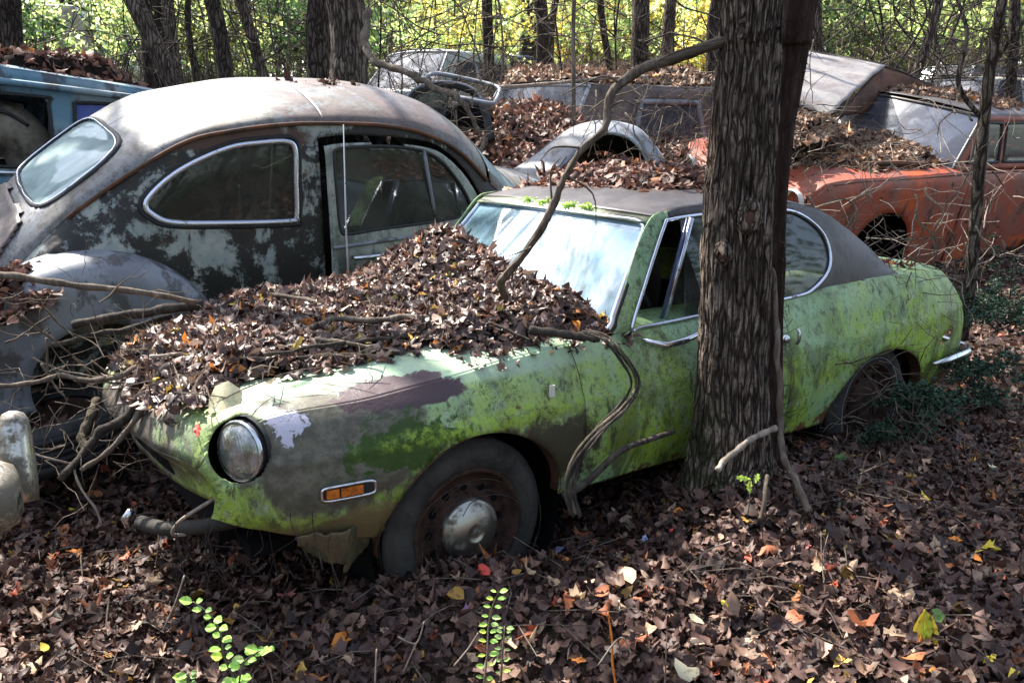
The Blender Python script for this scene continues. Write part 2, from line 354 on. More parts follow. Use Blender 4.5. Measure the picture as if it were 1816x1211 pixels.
m_leaf('litter_heap', [(0, (.055, .032, .028)), (.2, (.10, .058, .048)), (.36, (.068, .036, .030)), (.52, (.15, .088, .070)), (.68, (.24, .15, .12)), (.82, (.36, .25, .20)), (.92, (.17, .08, .05)), (.955, (.42, .16, .04)), (.98, (.55, .38, .08))], .2, .45, .5)  # lighter leaf mix stands in for sun patches on the bonnet heap
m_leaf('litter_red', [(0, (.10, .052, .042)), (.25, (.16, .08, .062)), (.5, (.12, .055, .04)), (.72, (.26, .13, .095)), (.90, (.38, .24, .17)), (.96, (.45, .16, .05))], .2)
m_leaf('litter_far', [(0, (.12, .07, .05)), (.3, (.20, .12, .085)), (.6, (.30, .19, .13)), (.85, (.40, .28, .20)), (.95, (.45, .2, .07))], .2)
m_leaf('leaf_yellow', [(0, (.72, .64, .14)), (.35, (.55, .64, .18)), (.6, (.76, .72, .30)), (.85, (.78, .52, .10))], .6)
m_leaf('leaf_lime', [(0, (.46, .60, .20)), (.35, (.36, .52, .20)), (.6, (.58, .66, .28)), (.85, (.70, .68, .24))], .6)
m_leaf('leaf_green', [(0, (.08, .16, .05)), (.35, (.13, .22, .07)), (.6, (.06, .12, .05)), (.85, (.22, .28, .08))], .4)
m_leaf('leaf_olive', [(0, (.12, .13, .05)), (.35, (.18, .19, .07)), (.6, (.09, .10, .04)), (.85, (.28, .26, .08))], .4)
m_leaf('leaf_canopy', [(0, (.10, .16, .04)), (.4, (.2, .24, .05)), (.7, (.3, .25, .06))], .25)
m_leaf('leaf_cedar', [(0, (.020, .055, .032)), (.5, (.03, .075, .04)), (.8, (.045, .09, .05))], .15)
m_leaf('leaf_bright', [(0, (.40, .62, .10)), (.4, (.32, .55, .12)), (.7, (.55, .62, .12)), (.9, (.25, .5, .2))], .4)
for nm, c in dict(yellow=(.55, .42, .05), orange=(.50, .17, .03), red=(.50, .06, .04), tan=(.36, .25, .16), pale=(.42, .38, .26), lime=(.42, .55, .08), bluegrey=(.20, .22, .36), purple=(.16, .08, .16), rust=(.28, .10, .05), pink=(.45, .16, .14), brown=(.14, .085, .06), dbrown=(.085, .05, .042)).items():
    m_leaf('fl_'+nm, [(0, c), (.5, c)], .25)
def m_bark(name, c1, c2, c3, sc=26, moss=None, bst=1.0):
    n = NT(name, .85, .2)
    v = n.map((1, 1, .16))
    r = n.noise(sc, 7, .7, v, dist=.7)
    c = n.ramp(r, [(.30, c1), (.48, c2), (.62, c3), (.75, tuple(x*1.3 for x in c3))])
    c = n.mix(n.noise(5, 5, .6, lo=.5, hi=.7), c, tuple(x*.8 for x in c2))
    if moss:
        z = n.xyz(2)
        f = n.math('MULTIPLY', n.rng(z, moss[0], moss[1], 1, 0), n.noise(9, 6, .7, lo=.35, hi=.6)); c = n.mix(f, c, (.03, .05, .012))
    n.col(c); n.bump(n.math('ADD', r, n.math('MULTIPLY', n.noise(sc*4, 5, .7), .25)), bst, .02); MAT[name] = n.m
def m_plate(name, br=1.0, s1=62, wz=.13):
    n = NT(name, .9, .15)
    w0 = n.N.new('ShaderNodeTexNoise'); w0.inputs['Scale'].default_value = 7; n.L.new(n.map((1, 1, .5)), w0.inputs[0])
    sc = n.N.new('ShaderNodeVectorMath'); sc.operation = 'SCALE'; n.L.new(w0.outputs[1], sc.inputs[0]); sc.inputs[3].default_value = .075
    ad = n.N.new('ShaderNodeVectorMath'); ad.operation = 'ADD'; n.L.new(n.co, ad.inputs[0]); n.L.new(sc.outputs[0], ad.inputs[1])
    v = n.map((1, 1, wz), co=ad.outputs[0])
    e = n.vor(s1, 'DISTANCE_TO_EDGE', v); e2 = n.vor(s1*2.1, 'DISTANCE_TO_EDGE', v)
    f = n.rng(e, .0, .22); f2 = n.rng(e2, 0, .2)
    h = n.math('ADD', n.math('MULTIPLY', f, .75), n.math('MULTIPLY', f2, .25))
    c = n.ramp(h, [(.0, (.022, .015, .012)), (.35, (.085, .062, .050)), (.75, (.22, .17, .135)), (1, (.33, .27, .22))])
    c = n.mix(n.noise(4, 6, .65, lo=.42, hi=.62), c, n.ramp(h, [(.0, (.018, .012, .010)), (.5, (.10, .075, .060)), (1, (.20, .155, .125))]))
    c = n.mix(n.noise(70, 5, .7, lo=.5, hi=.7), c, (.05, .038, .032))
    z = n.xyz(2); ms = n.math('MULTIPLY', n.math('MULTIPLY', n.rng(z, .1, .75, 1, 0), n.rng(n.xyz(0), .02, -.12)), n.noise(9, 6, .7, lo=.35, hi=.6)); c = n.mix(ms, c, (.022, .035, .010))
    if br != 1.0: c = n.mix(1.0-min(1, br), c, (.012, .010, .009)) if br < 1 else c
    n.col(c); n.bump(n.math('ADD', h, n.math('MULTIPLY', n.noise(120, 5, .7), .3)), 1.0, .016); MAT[name] = n.m
m_plate('bark_plate')
m_plate('plate_dark', .45, 34, .2); m_plate('plate_brown', .8, 40, .12)
m_bark('bark_main', (.022, .015, .012), (.085, .062, .050), (.20, .155, .13), 30, (.0, .55), 1.0)
m_bark('bark_brown', (.025, .016, .012), (.065, .042, .032), (.12, .08, .06), 20)
m_bark('bark_dark', (.012, .010, .009), (.03, .024, .02), (.06, .048, .040), 20)
m_bark('bark_olive', (.03, .03, .02), (.08, .075, .05), (.14, .13, .09), 20)
m_bark('twig', (.04, .03, .024), (.11, .085, .065), (.19, .155, .125), 30, None, .5)
m_bark('twig_pale', (.10, .08, .065), (.26, .21, .17), (.38, .33, .28), 30, None, .4)
m_bark('twig_dark', (.015, .012, .010), (.04, .032, .027), (.08, .066, .055), 30, None, .5)
m_bark('vine', (.03, .028, .018), (.085, .070, .045), (.17, .135, .10), 26, None, .8)
m_bark('furry', (.020, .010, .008), (.050, .028, .022), (.085, .05, .04), 60, None, 1.0)

# ------------------------------------------------------------ leaf scatter
def proto_leaves():
    out = []
    def fan(rim):
        k = len(rim); V = np.array([(0, 0)]+rim, float); F = np.array([(0, 1+i, 1+(i+1) % k) for i in range(k)]); return V, F
    mp = []
    for a, r in ((-90, .22), (-60, .5), (-38, .50), (-8, .88), (15, .62), (38, .84), (62, .60), (90, 1.05), (118, .60), (142, .84), (165, .62), (188, .88), (218, .50), (240, .5)):
        mp.append((.92*r*math.cos(R_(a)), .92*r*math.sin(R_(a))))
    out.append(fan(mp))
    out.append(fan([(.0, -1), (.34, -.55), (.48, 0), (.36, .5), (0, 1), (-.36, .5), (-.48, 0), (-.34, -.55)]))
    out.append(fan([(.0, -1), (.28, -.7), (.2, -.5), (.5, -.25), (.3, 0), (.6, .3), (.32, .5), (.2, .95), (-.25, .9), (-.3, .5), (-.62, .35), (-.3, .05), (-.5, -.2), (-.2, -.5)]))
    out.append(fan([(.0, -.8), (.55, -.5), (.75, .1), (.4, .6), (0, .9), (-.5, .6), (-.7, .1), (-.5, -.5)]))
    return out
PL = proto_leaves()
def leaf_arrays(P, N, size, tilt=.5, curl=1.0, which=None, rg=rng, lift=.4):
    """P (n,3) positions, N (n,3) normals; returns triangles"""
    Vs, Fs, off = [], [], 0
    n = len(P); kind = rg.choice(which or [0, 0, 1, 2, 2, 3, 3], n)
    size = np.broadcast_to(size, (n,))
    for k in range(len(PL)):
        ix = np.where(kind == k)[0]
        if not len(ix): continue
        v2, f = PL[k]; m = len(ix); q = len(v2)
        s = size[ix]*rg.uniform(.55, 1.35, m)
        x = v2[None, :, 0]*s[:, None]; y = v2[None, :, 1]*s[:, None]
        x = x*rg.uniform(.7, 1.1, m)[:, None]
        c1 = rg.normal(0, .9, m)*curl; c2 = rg.normal(0, .7, m)*curl; c3 = rg.normal(0, .7, m)*curl
        z = (c1[:, None]*x*x+c2[:, None]*y*y+c3[:, None]*x*y)/s[:, None] + rg.normal(0, .10, (m, q))*s[:, None]*curl
        L = np.stack([x, y, z], 2)
        th = rg.uniform(0, 2*math.pi, m)
        nn = N[ix]+rg.normal(0, tilt, (m, 3)); nn /= np.linalg.norm(nn, axis=1)[:, None]
        a = np.stack([np.cos(th), np.sin(th), np.zeros(m)+.01], 1); u = np.cross(nn, a); u /= np.linalg.norm(u, axis=1)[:, None]; w_ = np.cross(nn, u)
        V = P[ix][:, None]+L[:, :, :1]*u[:, None]+L[:, :, 1:2]*w_[:, None]+L[:, :, 2:]*nn[:, None]+nn[:, None]*(s*lift)[:, None, None]*rg.uniform(0, 1, m)[:, None, None]
        Vs.append(V.reshape(-1, 3)); Fs.append((f[None]+(np.arange(m)*q)[:, None, None]+off).reshape(-1, 3)); off += m*q
    return np.concatenate(Vs), np.concatenate(Fs)
def leaves_obj(name, P, N, size, mat, parent=None, **k):
    V, F = leaf_arrays(np.asarray(P, float), np.asarray(N, float), size, **k)
    return mk(name, V, F, mat, parent, True)
def hnorm(f, x, y, e=.02):
    gx = (f(x+e, y)-f(x-e, y))/(2*e); gy = (f(x, y+e)-f(x, y-e))/(2*e)
    n = np.stack([-gx, -gy, np.ones_like(gx)], 1); return n/np.linalg.norm(n, axis=1)[:, None]
# ------------------------------------------------------------ sheet-metal tools
def inpoly(p, poly):
    x, y = p[:, 0], p[:, 1]; ins = np.zeros(len(p), bool); n = len(poly)
    for i in range(n):
        x1, y1 = poly[i]; x2, y2 = poly[(i+1) % n]
        c = (y1 > y) != (y2 > y)
        ins ^= c & (x < (x2-x1)*(y-y1)/((y2-y1) if y2 != y1 else 1e-9)+x1)
    return ins
def nearest_on(p, poly):
    A = poly; B = np.roll(poly, -1, 0); d = B-A; L = (d*d).sum(1)+1e-12
    t = np.clip(((p[:, None]-A[None])*d[None]).sum(2)/L, 0, 1); Q = A[None]+t[..., None]*d[None]
    k = ((Q-p[:, None])**2).sum(2).argmin(1); return Q[np.arange(len(p)), k]
def surf(name, G, mat, parent, cuts=(), inside=None, thick=.004, smooth=True, flip=False, sphere=None, push=0.0, dent=0.0, keep=()):
    G = np.asarray(G, float); ni, nj = G.shape[:2]; V = G.reshape(-1, 3).copy()
    idx = np.arange(ni*nj).reshape(ni, nj)
    F = np.stack([idx[:-1, :-1], idx[1:, :-1], idx[1:, 1:], idx[:-1, 1:]], 2).reshape(-1, 4)
    cen = V[F].mean(1); jobs = [(a, p, False) for a, p in cuts]+[(a, p, True) for a, p in keep]; keep = np.ones(len(F), bool)
    for ax, poly, inv_ in jobs:
        poly = np.asarray(poly, float); drop = inpoly(cen[:, ax], poly) ^ inv_; k2 = keep & ~drop
        dv = np.zeros(len(V), bool); dv[F[drop & keep].ravel()] = True; kv = np.zeros(len(V), bool); kv[F[k2].ravel()] = True
        b = np.where(dv & kv)[0]
        if len(b): q = nearest_on(V[b][:, ax], poly); V[b[:, None], np.array(ax)[None]] = q
        keep = k2
    if sphere:
        for c, r in sphere:
            c = np.array(c); drop = ((cen-c)**2).sum(1) < r*r; k2 = keep & ~drop
            dv = np.zeros(len(V), bool); dv[F[drop & keep].ravel()] = True; kv = np.zeros(len(V), bool); kv[F[k2].ravel()] = True
            b = np.where(dv & kv)[0]
            if len(b): d = V[b]-c; V[b] = c+d/np.linalg.norm(d, axis=1)[:, None]*r
            keep = k2
    if inside is not None:
        ax, poly = inside; poly = np.asarray(poly, float); ii = inpoly(V[:, ax], poly); keep &= ii[F].any(1)
    F = F[keep]
    if flip: F = F[:, ::-1]
    if dent:
        V = V + np.array([mnoise.noise_vector(Vector(p)*5) for p in V])*dent
    if push:
        n = np.zeros_like(V); a, b_, c_ = V[F[:, 0]], V[F[:, 1]], V[F[:, 2]]; fn = np.cross(b_-a, c_-a)
        for q in range(4): np.add.at(n, F[:, q], fn)
        n /= np.linalg.norm(n, axis=1)[:, None]+1e-9; V = V+n*push
    u, inv = np.unique(F, return_inverse=True); V = V[u]; F = inv.reshape(F.shape)
    o = mk(name, V, F, mat, parent, smooth)
    if thick:
        m = o.modifiers.new('thickness', 'SOLIDIFY'); m.thickness = thick; m.offset = 0
    return o
def lift_outline(G, poly, ax):
    V = np.asarray(G).reshape(-1, 3); o = [i for i in (0, 1, 2) if i not in ax][0]; out = []
    for p in poly:
        d = ((V[:, ax]-p)**2).sum(1); k = np.argsort(d)[:4]; w_ = 1/(d[k]+1e-6)
        q = np.zeros(3); q[list(ax)] = p; q[o] = (V[k, o]*w_).sum()/w_.sum(); out.append(q)
    out = np.array(out)
    out[:, o] = (np.roll(out[:, o], 1)+out[:, o]*2+np.roll(out[:, o], -1))/4
    return out
def trim(name, G, poly, ax, r, mat, parent, off=(0, 0, 0), k=6):
    P = lift_outline(G, poly, ax)+np.array(off); V, F = tube(P, r, k, False, True); return mk(name, V, F, mat, parent, True)
def cinterp(xs, tab, x):              # smooth (catmull-like) interpolation of table columns
    xs = np.asarray(xs, float); tab = np.asarray(tab, float); x = np.asarray(x, float)
    m = np.gradient(tab, xs, axis=0); i = np.clip(np.searchsorted(xs, x)-1, 0, len(xs)-2)
    h = (xs[i+1]-xs[i]); t = np.clip((x-xs[i])/h, 0, 1)[:, None]; h = h[:, None]
    d = (tab[i+1]-tab[i])/h; m0 = m[i]; m1 = m[i+1]
    lim = lambda a: np.where(a*d <= 0, 0, np.sign(d)*np.minimum(np.abs(a), 3*np.abs(d)))
    m0 = lim(m0); m1 = lim(m1)
    return (2*t**3-3*t**2+1)*tab[i]+(t**3-2*t**2+t)*h*m0+(-2*t**3+3*t**2)*tab[i+1]+(t**3-t**2)*h*m1
def spline_rows(ctrl, n):             # ctrl (ni, k, 2) -> (ni, n, 2)
    ni, k, _ = ctrl.shape; t = np.linspace(0, k-1, n); out = np.zeros((ni, n, 2))
    for j, a in enumerate(t):
        i = min(int(a), k-2); f = a-i; g = lambda q: ctrl[:, max(0, min(k-1, q))]
        p0, p1, p2, p3 = g(i-1), g(i), g(i+1), g(i+2)
        out[:, j] = .5*((2*p1)+(-p0+p2)*f+(2*p0-5*p1+4*p2-p3)*f*f+(-p0+3*p1-3*p2+p3)*f**3)
    return out
def circ(cx, cz, rx, rz=None, n=56): a = np.linspace(0, 2*math.pi, n, endpoint=False); return np.stack([cx+rx*np.cos(a), cz+(rz or rx)*np.sin(a)], 1)
def flipy(G): G = np.array(G, float); G[..., 1] *= -1; return G

def wheel(parent, c, side=-1, r=.27, w_=.15, cap=True, rimr=.178, steer=0.0, rimmat='rim_rust', name='wheel', capmat='hubcap', label=None, white=False):
    """wheel > tyre, rim, hubcap; its outer face looks towards side*y"""
    t = mk(name, *_tyre(r, w_, rimr), MAT['rubber_dusty'], parent, True); t.location = c; t.rotation_euler = (0, 0, steer if side < 0 else math.pi+steer)
    if label: t['label'] = label
    o = -w_/2
    prof = [(rimr+.008, o+.002), (rimr+.004, o-.004), (rimr-.006, o), (rimr-.012, o+.02), (rimr-.03, o+.035), (.115, o+.03), (.10, o+.012), (.085, o+.010), (.02, o+.012), (.0, o+.012)]
    V, F = lathe(prof, 40, 1); rm = mk('rim', V, F, MAT[rimmat], t, True)
    mb = MB()
    for q in range(12):
        a = q*math.pi/6; p = np.array([.122*math.cos(a), o+.028, .122*math.sin(a)])
        V, F = lathe([(0, -.003), (.011, -.003), (.0125, .0)], 10, 1); mb.add(V+p, F)
    mb.build('slot', MAT['black_void'], t)
    if cap:
        pr = [(.094, o+.010), (.095, o-.002), (.090, o-.014), (.086, o-.014), (.082, o-.018), (.06, o-.032), (.032, o-.040), (.026, o-.040), (.022, o-.036), (.010, o-.036), (0, o-.037)]
        V, F = lathe(pr, 44, 1); mk('hubcap', V, F, MAT[capmat], t, True)
    if white:
        V, F = tube(np.stack([(r-.065)*np.cos(np.linspace(0, 2*math.pi, 48, endpoint=False)), np.full(48, o-.004), (r-.065)*np.sin(np.linspace(0, 2*math.pi, 48, endpoint=False))], 1), .004, 5, False, True)
        mk('sidewall_ring', V, F, MAT['silver'], t, True)
    return t
def _tyre(r, w_, rr):
    h = w_/2
    prof = [(rr, -h+.012), (rr+.008, -h), (rr+.02, -h-.005), ((r+rr)/2, -h-.012), (r-.035, -h-.006), (r-.028, -h-.006), (r-.022, -h+.0), (r-.010, -h+.012)]
    for q in (-.6, -.3, 0, .3, .6):
        prof += [(r, h*(q-.12)), (r, h*(q+.10)), (r-.006, h*(q+.11)), (r-.006, h*(q+.17))]
    prof += [(r-.010, h-.012), (r-.022, h), ((r+rr)/2, h+.012), (rr+.008, h), (rr, h-.012)]
    return lathe(prof, 64, 1)

# ------------------------------------------------------------ ground
def build_ground():
    xs = np.concatenate([np.linspace(-60, -6, 28)[:-1], np.linspace(-6, 7, 150), np.linspace(7, 60, 28)[1:]])
    ys = np.concatenate([np.linspace(-30, .5, 16)[:-1], np.linspace(.5, 12, 150), np.linspace(12, 90, 40)[1:]])
    X, Y = np.meshgrid(xs, ys, indexing='ij'); Z = terrain(X, Y)
    G = np.stack([X, Y, Z], 2)
    n = NT('forest_floor', .95, .1)
    c = n.mix(n.noise(3, 6, .7, lo=.4, hi=.6), (.035, .024, .019), (.075, .048, .036))
    c = n.mix(n.noise(40, 6, .7, lo=.5, hi=.62), c, (.13, .085, .06)); c = n.mix(n.noise(90, 4, .7, lo=.55, hi=.6), c, (.02, .014, .01))
    n.col(c); n.bump(n.noise(40, 6, .7), 1, .03); MAT['floor'] = n.m
    tag(surf('ground', G, n.m, None, thick=0), 'leaf covered forest floor rising gently behind the cars', kind='structure')
build_ground()
def scatter_ground(name, n, x0, x1, y0, y1, size, mat, label, seed, fov=True, **k):
    rg = np.random.default_rng(seed); x = rg.uniform(x0, x1, n); y = rg.uniform(y0, y1, n)
    if fov: m = np.abs(x) < .66*y+.3; x, y = x[m], y[m]
    z = terrain(x, y)+rg.uniform(0, .025, len(x))
    o = leaves_obj(name, np.stack([x, y, z], 1), hnorm(terrain, x, y), size, MAT[mat], rg=rg, **k)
    tag(o, label, 'leaves', kind='stuff'); return o

# ------------------------------------------------------------ the lime coupe
GT, GY = np.array([-.563, 2.797, 0.0]), .62
def build_green():
    car = thing('coupe', 'lime green mossy coupe with dark hardtop roof, heaped with leaves, behind the big tree', 'car', GT, GY)
    xs = [-.80, -.76, -.66, -.50, -.30, -.10, .10, .50, .90, 1.3, 1.6, 1.8, 2.06, 2.35, 2.58, 2.80, 2.95, 3.04, 3.08]
    # centre z, z at y .48, crest y, crest z, widest y, widest z, hem y, hem z
    T = [(.60, .60, .52, .585, .575, .53, .56, .46), (.655, .655, .545, .64, .61, .55, .59, .44), (.69, .70, .58, .69, .65, .56, .62, .415), (.72, .73, .605, .715, .682, .56, .64, .385),
         (.745, .74, .615, .712, .70, .55, .655, .345), (.765, .755, .62, .722, .712, .545, .67, .31), (.78, .77, .625, .742, .716, .545, .675, .30), (.80, .79, .632, .765, .72, .55, .68, .30),
         (.80, .79, .635, .770, .72, .55, .68, .29), (.80, .79, .635, .770, .72, .55, .68, .265), (.80, .79, .635, .780, .72, .56, .68, .25), (.81, .80, .635, .800, .72, .57, .68, .25),
         (.82, .81, .635, .800, .715, .57, .68, .25), (.82, .815, .63, .795, .71, .57, .67, .245), (.81, .805, .61, .785, .70, .56, .66, .24), (.79, .785, .58, .755, .68, .55, .645, .25), (.74, .74, .55, .71, .655, .54, .62, .27), (.68, .68, .53, .65, .63, .53, .60, .29), (.60, .60, .51, .58, .60, .51, .58, .31)]
    X = np.concatenate([np.linspace(-.80, -.5, 22)[:-1], np.sort(np.concatenate([np.linspace(-.5, 2.6, 150)[:-1], [.452, .4565, 1.471, 1.4755]])), np.linspace(2.6, 3.08, 30)])
    t = cinterp(xs, T, X); zc, z4, yc, zr, yw, zw, yb, zb = t.T
    def warp(G):
        y = np.abs(G[..., 1])/.62; x = G[..., 0]
        G[..., 0] = x+.05*ss(-.5, -.8, x)+.13*y**2.2*ss(-.25, -.80, x)-.11*y**2.6*ss(2.4, 3.08, x); return G
    top = np.zeros((len(X), 4, 2)); top[:, 0] = np.stack([0*X, zc], 1); top[:, 1] = np.stack([.27+0*X, zc*.5+z4*.5-.004], 1); top[:, 2] = np.stack([np.minimum(.48, yc-.08), z4], 1); top[:, 3] = np.stack([yc, zr], 1)
    side = np.zeros((len(X), 5, 2)); side[:, 0] = np.stack([yc, zr], 1); side[:, 1] = np.stack([yc*.42+yw*.58, zr*.62+zw*.38], 1); side[:, 2] = np.stack([yw, zw], 1)
    side[:, 3] = np.stack([yw*.85+yb*.15, zw*.45+zb*.55], 1); side[:, 4] = np.stack([yb, zb], 1)
    def g(rows): G = np.zeros((*rows.shape[:2], 3)); G[..., 0] = X[:, None]; G[..., 1] = -rows[..., 0]; G[..., 2] = rows[..., 1]; return warp(G)
    GTp, GS = g(spline_rows(top, 26)), g(spline_rows(side, 34))
    for i in range(GS.shape[0]):      # pressed feature line along the flank
        GS[i, :, 1] += -.006*np.exp(-((GS[i, :, 2]-.60)/.012)**2)
    arF, arR = circ(.075, .27, .315, .305), circ(2.12, .25, .36, .262)
    lampc = (-.548, -.560, .622); sph = [(lampc, .090)]
    m = MAT['green']
    def cols(a, b): return np.where((X >= a) & (X <= b))[0]
    for sgn in (-1, 1):
        f = (lambda G: G) if sgn < 0 else flipy
        sp = sph if sgn < 0 else [((-.548, .560, .622), .090)]
        lab = lambda s: s if sgn < 0 else None
        a = cols(-.9, .4521); fo = surf('front_fender', f(GS[a]), m, car, [((0, 2), arF)], sphere=sp, flip=sgn > 0, dent=.006)
        a = cols(.4564, 1.4711); do = surf('door', f(GS[a]), m, car, flip=sgn > 0, dent=.004)
        a = cols(1.4754, 3); ro = surf('rear_fender', f(GS[a]), m, car, [((0, 2), arR)] + ([((0, 2), [(2.585, .455), (2.60, .50), (2.71, .525), (2.70, .47)])] if sgn < 0 else []), flip=sgn > 0, dent=.006)
        a = cols(-.9, .64); surf('hood', f(GTp[a]), m, car, sphere=sp, flip=sgn > 0, dent=.006)
        a = cols(2.02, 3); surf('boot_lid', f(GTp[a]), m, car, flip=sgn > 0, dent=.006)
        a = cols(.64, 2.03); surf('belt_panel', f(GTp[a][:, 17:]), m, car, flip=sgn > 0, dent=.004)
        for ar, nm in ((arF, 'wheel_arch_lip'), (arR, 'wheel_arch_lip')):
            G = GS; k = np.array([p for p in ar if p[1] > .27]); k = k[np.argsort(k[:, 0])]
            L = lift_outline(f(GS), k, (0, 2)); L[:, 1] += .004*sgn
            # the lip is folded inward: a strip with depth
            Vl = np.concatenate([L, L+np.array([0, -sgn*.05, 0])]); n = len(L)
            mk(nm, Vl, [(i, i+1, n+i+1, n+i) for i in range(n-1)], MAT['rust'], car)
    # dark well liners
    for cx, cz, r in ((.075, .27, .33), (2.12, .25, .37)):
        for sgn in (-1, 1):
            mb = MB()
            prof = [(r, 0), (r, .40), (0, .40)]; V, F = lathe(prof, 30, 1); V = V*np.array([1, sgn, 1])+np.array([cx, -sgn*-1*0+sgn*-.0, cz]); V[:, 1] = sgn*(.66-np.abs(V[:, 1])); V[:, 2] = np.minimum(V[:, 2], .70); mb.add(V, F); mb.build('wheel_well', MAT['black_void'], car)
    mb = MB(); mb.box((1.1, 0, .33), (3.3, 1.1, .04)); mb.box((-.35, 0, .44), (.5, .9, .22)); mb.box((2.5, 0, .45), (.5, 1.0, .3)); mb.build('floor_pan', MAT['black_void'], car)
    # nose and tail skins
    for GG, nm, mm in ((GTp[0], 'nose_panel', m), (GTp[-1], 'tail_panel', m)):
        n = len(GG); full = np.concatenate([GG[::-1], flipy(GG)[1:]]); rows = []
        x1 = full[:, 0].mean()
        for q in np.linspace(0, 1, 10):
            r = full.copy(); r[:, 2] = full[:, 2]*(1-q)+q*(.47 if nm == 'nose_panel' else .33); r[:, 0] += (.02*math.sin(q*3)+.06*q)*(1 if nm == 'nose_panel' else -1)*(1 if nm == 'nose_panel' else .7); r[:, 1] *= 1-.02*q; rows.append(r)
        surf(nm, np.array(rows), mm, car, dent=.01, cuts=[((1, 2), [(-.30, .49), (.30, .49), (.32, .545), (-.32, .545)])] if nm == 'nose_panel' else ())
    # torn sheet flaps hanging under the nose
    def flap(P, name='torn_flap', mat='green'):
        P = np.array(P, float); Q = catmull(P[:, [0, 2]], 8, True); Q = Q+np.array([[mnoise.noise(Vector((a*60, b*60, 1))), mnoise.noise(Vector((a*60, b*60, 7)))] for a, b in Q])*.012
        xx = np.linspace(Q[:, 0].min()-.01, Q[:, 0].max()+.01, 40); zz = np.linspace(Q[:, 1].min()-.01, Q[:, 1].max()+.01, 40); Gq = np.array([[(x, np.interp(z, [P[:, 2].min(), P[:, 2].max()], [P[:, 1].mean()+.03, P[:, 1].mean()-.01])-.02*math.sin(x*30), z) for z in zz] for x in xx])
        return surf(name, Gq, MAT[mat], car, keep=[((0, 2), Q)], dent=.012)
    flap([(-.47, -.655, .40), (-.36, -.675, .40), (-.22, -.68, .39), (-.22, -.675, .33), (-.27, -.69, .285), (-.33, -.68, .255), (-.345, -.68, .29), (-.385, -.675, .30), (-.42, -.66, .325), (-.46, -.65, .36)], 'torn_flap', 'rust_flap')
    # headlamps with bowls
    for sgn in (-1, 1):
        ax = Vector((-.91, .38*sgn if sgn < 0 else .1, .10)).normalized() if sgn < 0 else Vector((-.98, .12, .1)).normalized()
        M = ax.to_track_quat('Y', 'Z').to_matrix()
        def tr(V, c): return np.array([list(M@Vector(v)+Vector(c)) for v in V])
        c = (lampc[0], sgn*.560, lampc[2])
        V, F = lathe([(.089, .0), (.088, -.03), (.082, -.06), (.05, -.10), (0, -.10)], 36, 1); mk('lamp_bowl', tr(V, c), F, MAT['dark_trim'], car, True)
        c2 = Vector(c)-ax*.004
        V, F = lathe([(.076, -.05), (.079, -.03), (.075, -.027), (.079, -.012), (.075, -.009), (.079, .006), (.078, .014), (.075, .016)], 44, 1)
        h = mk('headlamp', tr(V, c2), F, MAT['dark_trim'], car, True)
        V, F = lathe([(.079, .010), (.081, .020), (.076, .026), (.073, .020)], 44, 1); mk('chrome_ring', tr(V, c2), F, MAT['chrome'], h, True)
        V, F = lathe([(.074, .020), (.067, .030), (.050, .038), (.027, .043), (0, .045)], 44, 1); mk('lens', tr(V, c2), F, MAT['lens'], h, True)
    # amber side marker
    P0 = np.array([-.40, -.70, .515]); P1 = np.array([-.262, -.713, .505])
    def sidept(x, z):
        V = GS.reshape(-1, 3); d = (V[:, 0]-x)**2+(V[:, 2]-z)**2; k = np.argsort(d)[:4]; return V[k, 1].mean()
    cx, cz = -.332, .508; d = (P1-P0)[[0, 2]]; 
    mb = MB(); out = []
    for a in np.linspace(0, 2*math.pi, 28, endpoint=False):
        s_ = lambda v: math.copysign(abs(v)**.35, v)
        x = cx+.072*s_(math.cos(a)); z = cz+.019*s_(math.sin(a))-.03*(x-cx); out.append((x, sidept(x, z)-.012, z))
    V, F = tube(out, .0042, 6, False, True); mkf = mk('side_marker', V, F, MAT['chrome'], car, True)
    mb.add([(cx+.066*a, sidept(cx+.066*a, cz)-.004-q, cz+.015*b-.03*.066*a) for q in (0, .008) for a, b in ((-1, -1), (1, -1), (1, 1), (-1, 1))], [(0, 1, 2, 3), (4, 7, 6, 5), (0, 4, 5, 1), (1, 5, 6, 2), (2, 6, 7, 3), (3, 7, 4, 0)])
    mb.build('lens', MAT['dark_trim'], mkf)
    for a0, a1 in ((-.92, -.42), (-.34, .55)):
        mb = MB(); mb.add([(cx+.066*a, sidept(cx+.066*a, cz)-.012-q, cz+.012*b-.03*.066*a) for q in (0, .004) for a, b in ((a0, -1), (a1, -1), (a1, 1), (a0, 1))], [(0, 1, 2, 3), (4, 7, 6, 5), (0, 4, 5, 1), (1, 5, 6, 2), (2, 6, 7, 3), (3, 7, 4, 0)])
        mb.build('amber_lens', MAT['amber'], mkf)
    # wheels
    wheel(car, (.055, -.60, .275), -1, .272, .15)
    wheel(car, (2.10, -.60, .265), -1, .272, .15, cap=False, white=True)
    wheel(car, (.055, .60, .275), 1, .272, .15); wheel(car, (2.10, .60, .265), 1, .272, .15)
    # windscreen
    nu, nv = 30, 20; G = np.zeros((nu, nv, 3))
    for i, a in enumerate(np.linspace(-1, 1, nu)):
        for j, b in enumerate(np.linspace(0, 1, nv)):
            x0 = .64-.12*(1-a*a); x1 = .895-.09*(1-a*a); hw = .615*(1-b)+.508*b
            G[i, j] = (x0*(1-b)+x1*b, a*hw, .785*(1-b)+(1.104+.014*(1-a*a))*b)
    surf('windscreen', G, MAT['windscreen_glass'], car, thick=0)
    def edge(G_): return np.concatenate([G_[0, ::1], G_[1:, -1], G_[-1, ::-1][1:], G_[::-1, 0][1:-1]])
    E = edge(G)
    # round the corners
    E = catmull(E[::2], 2, True)
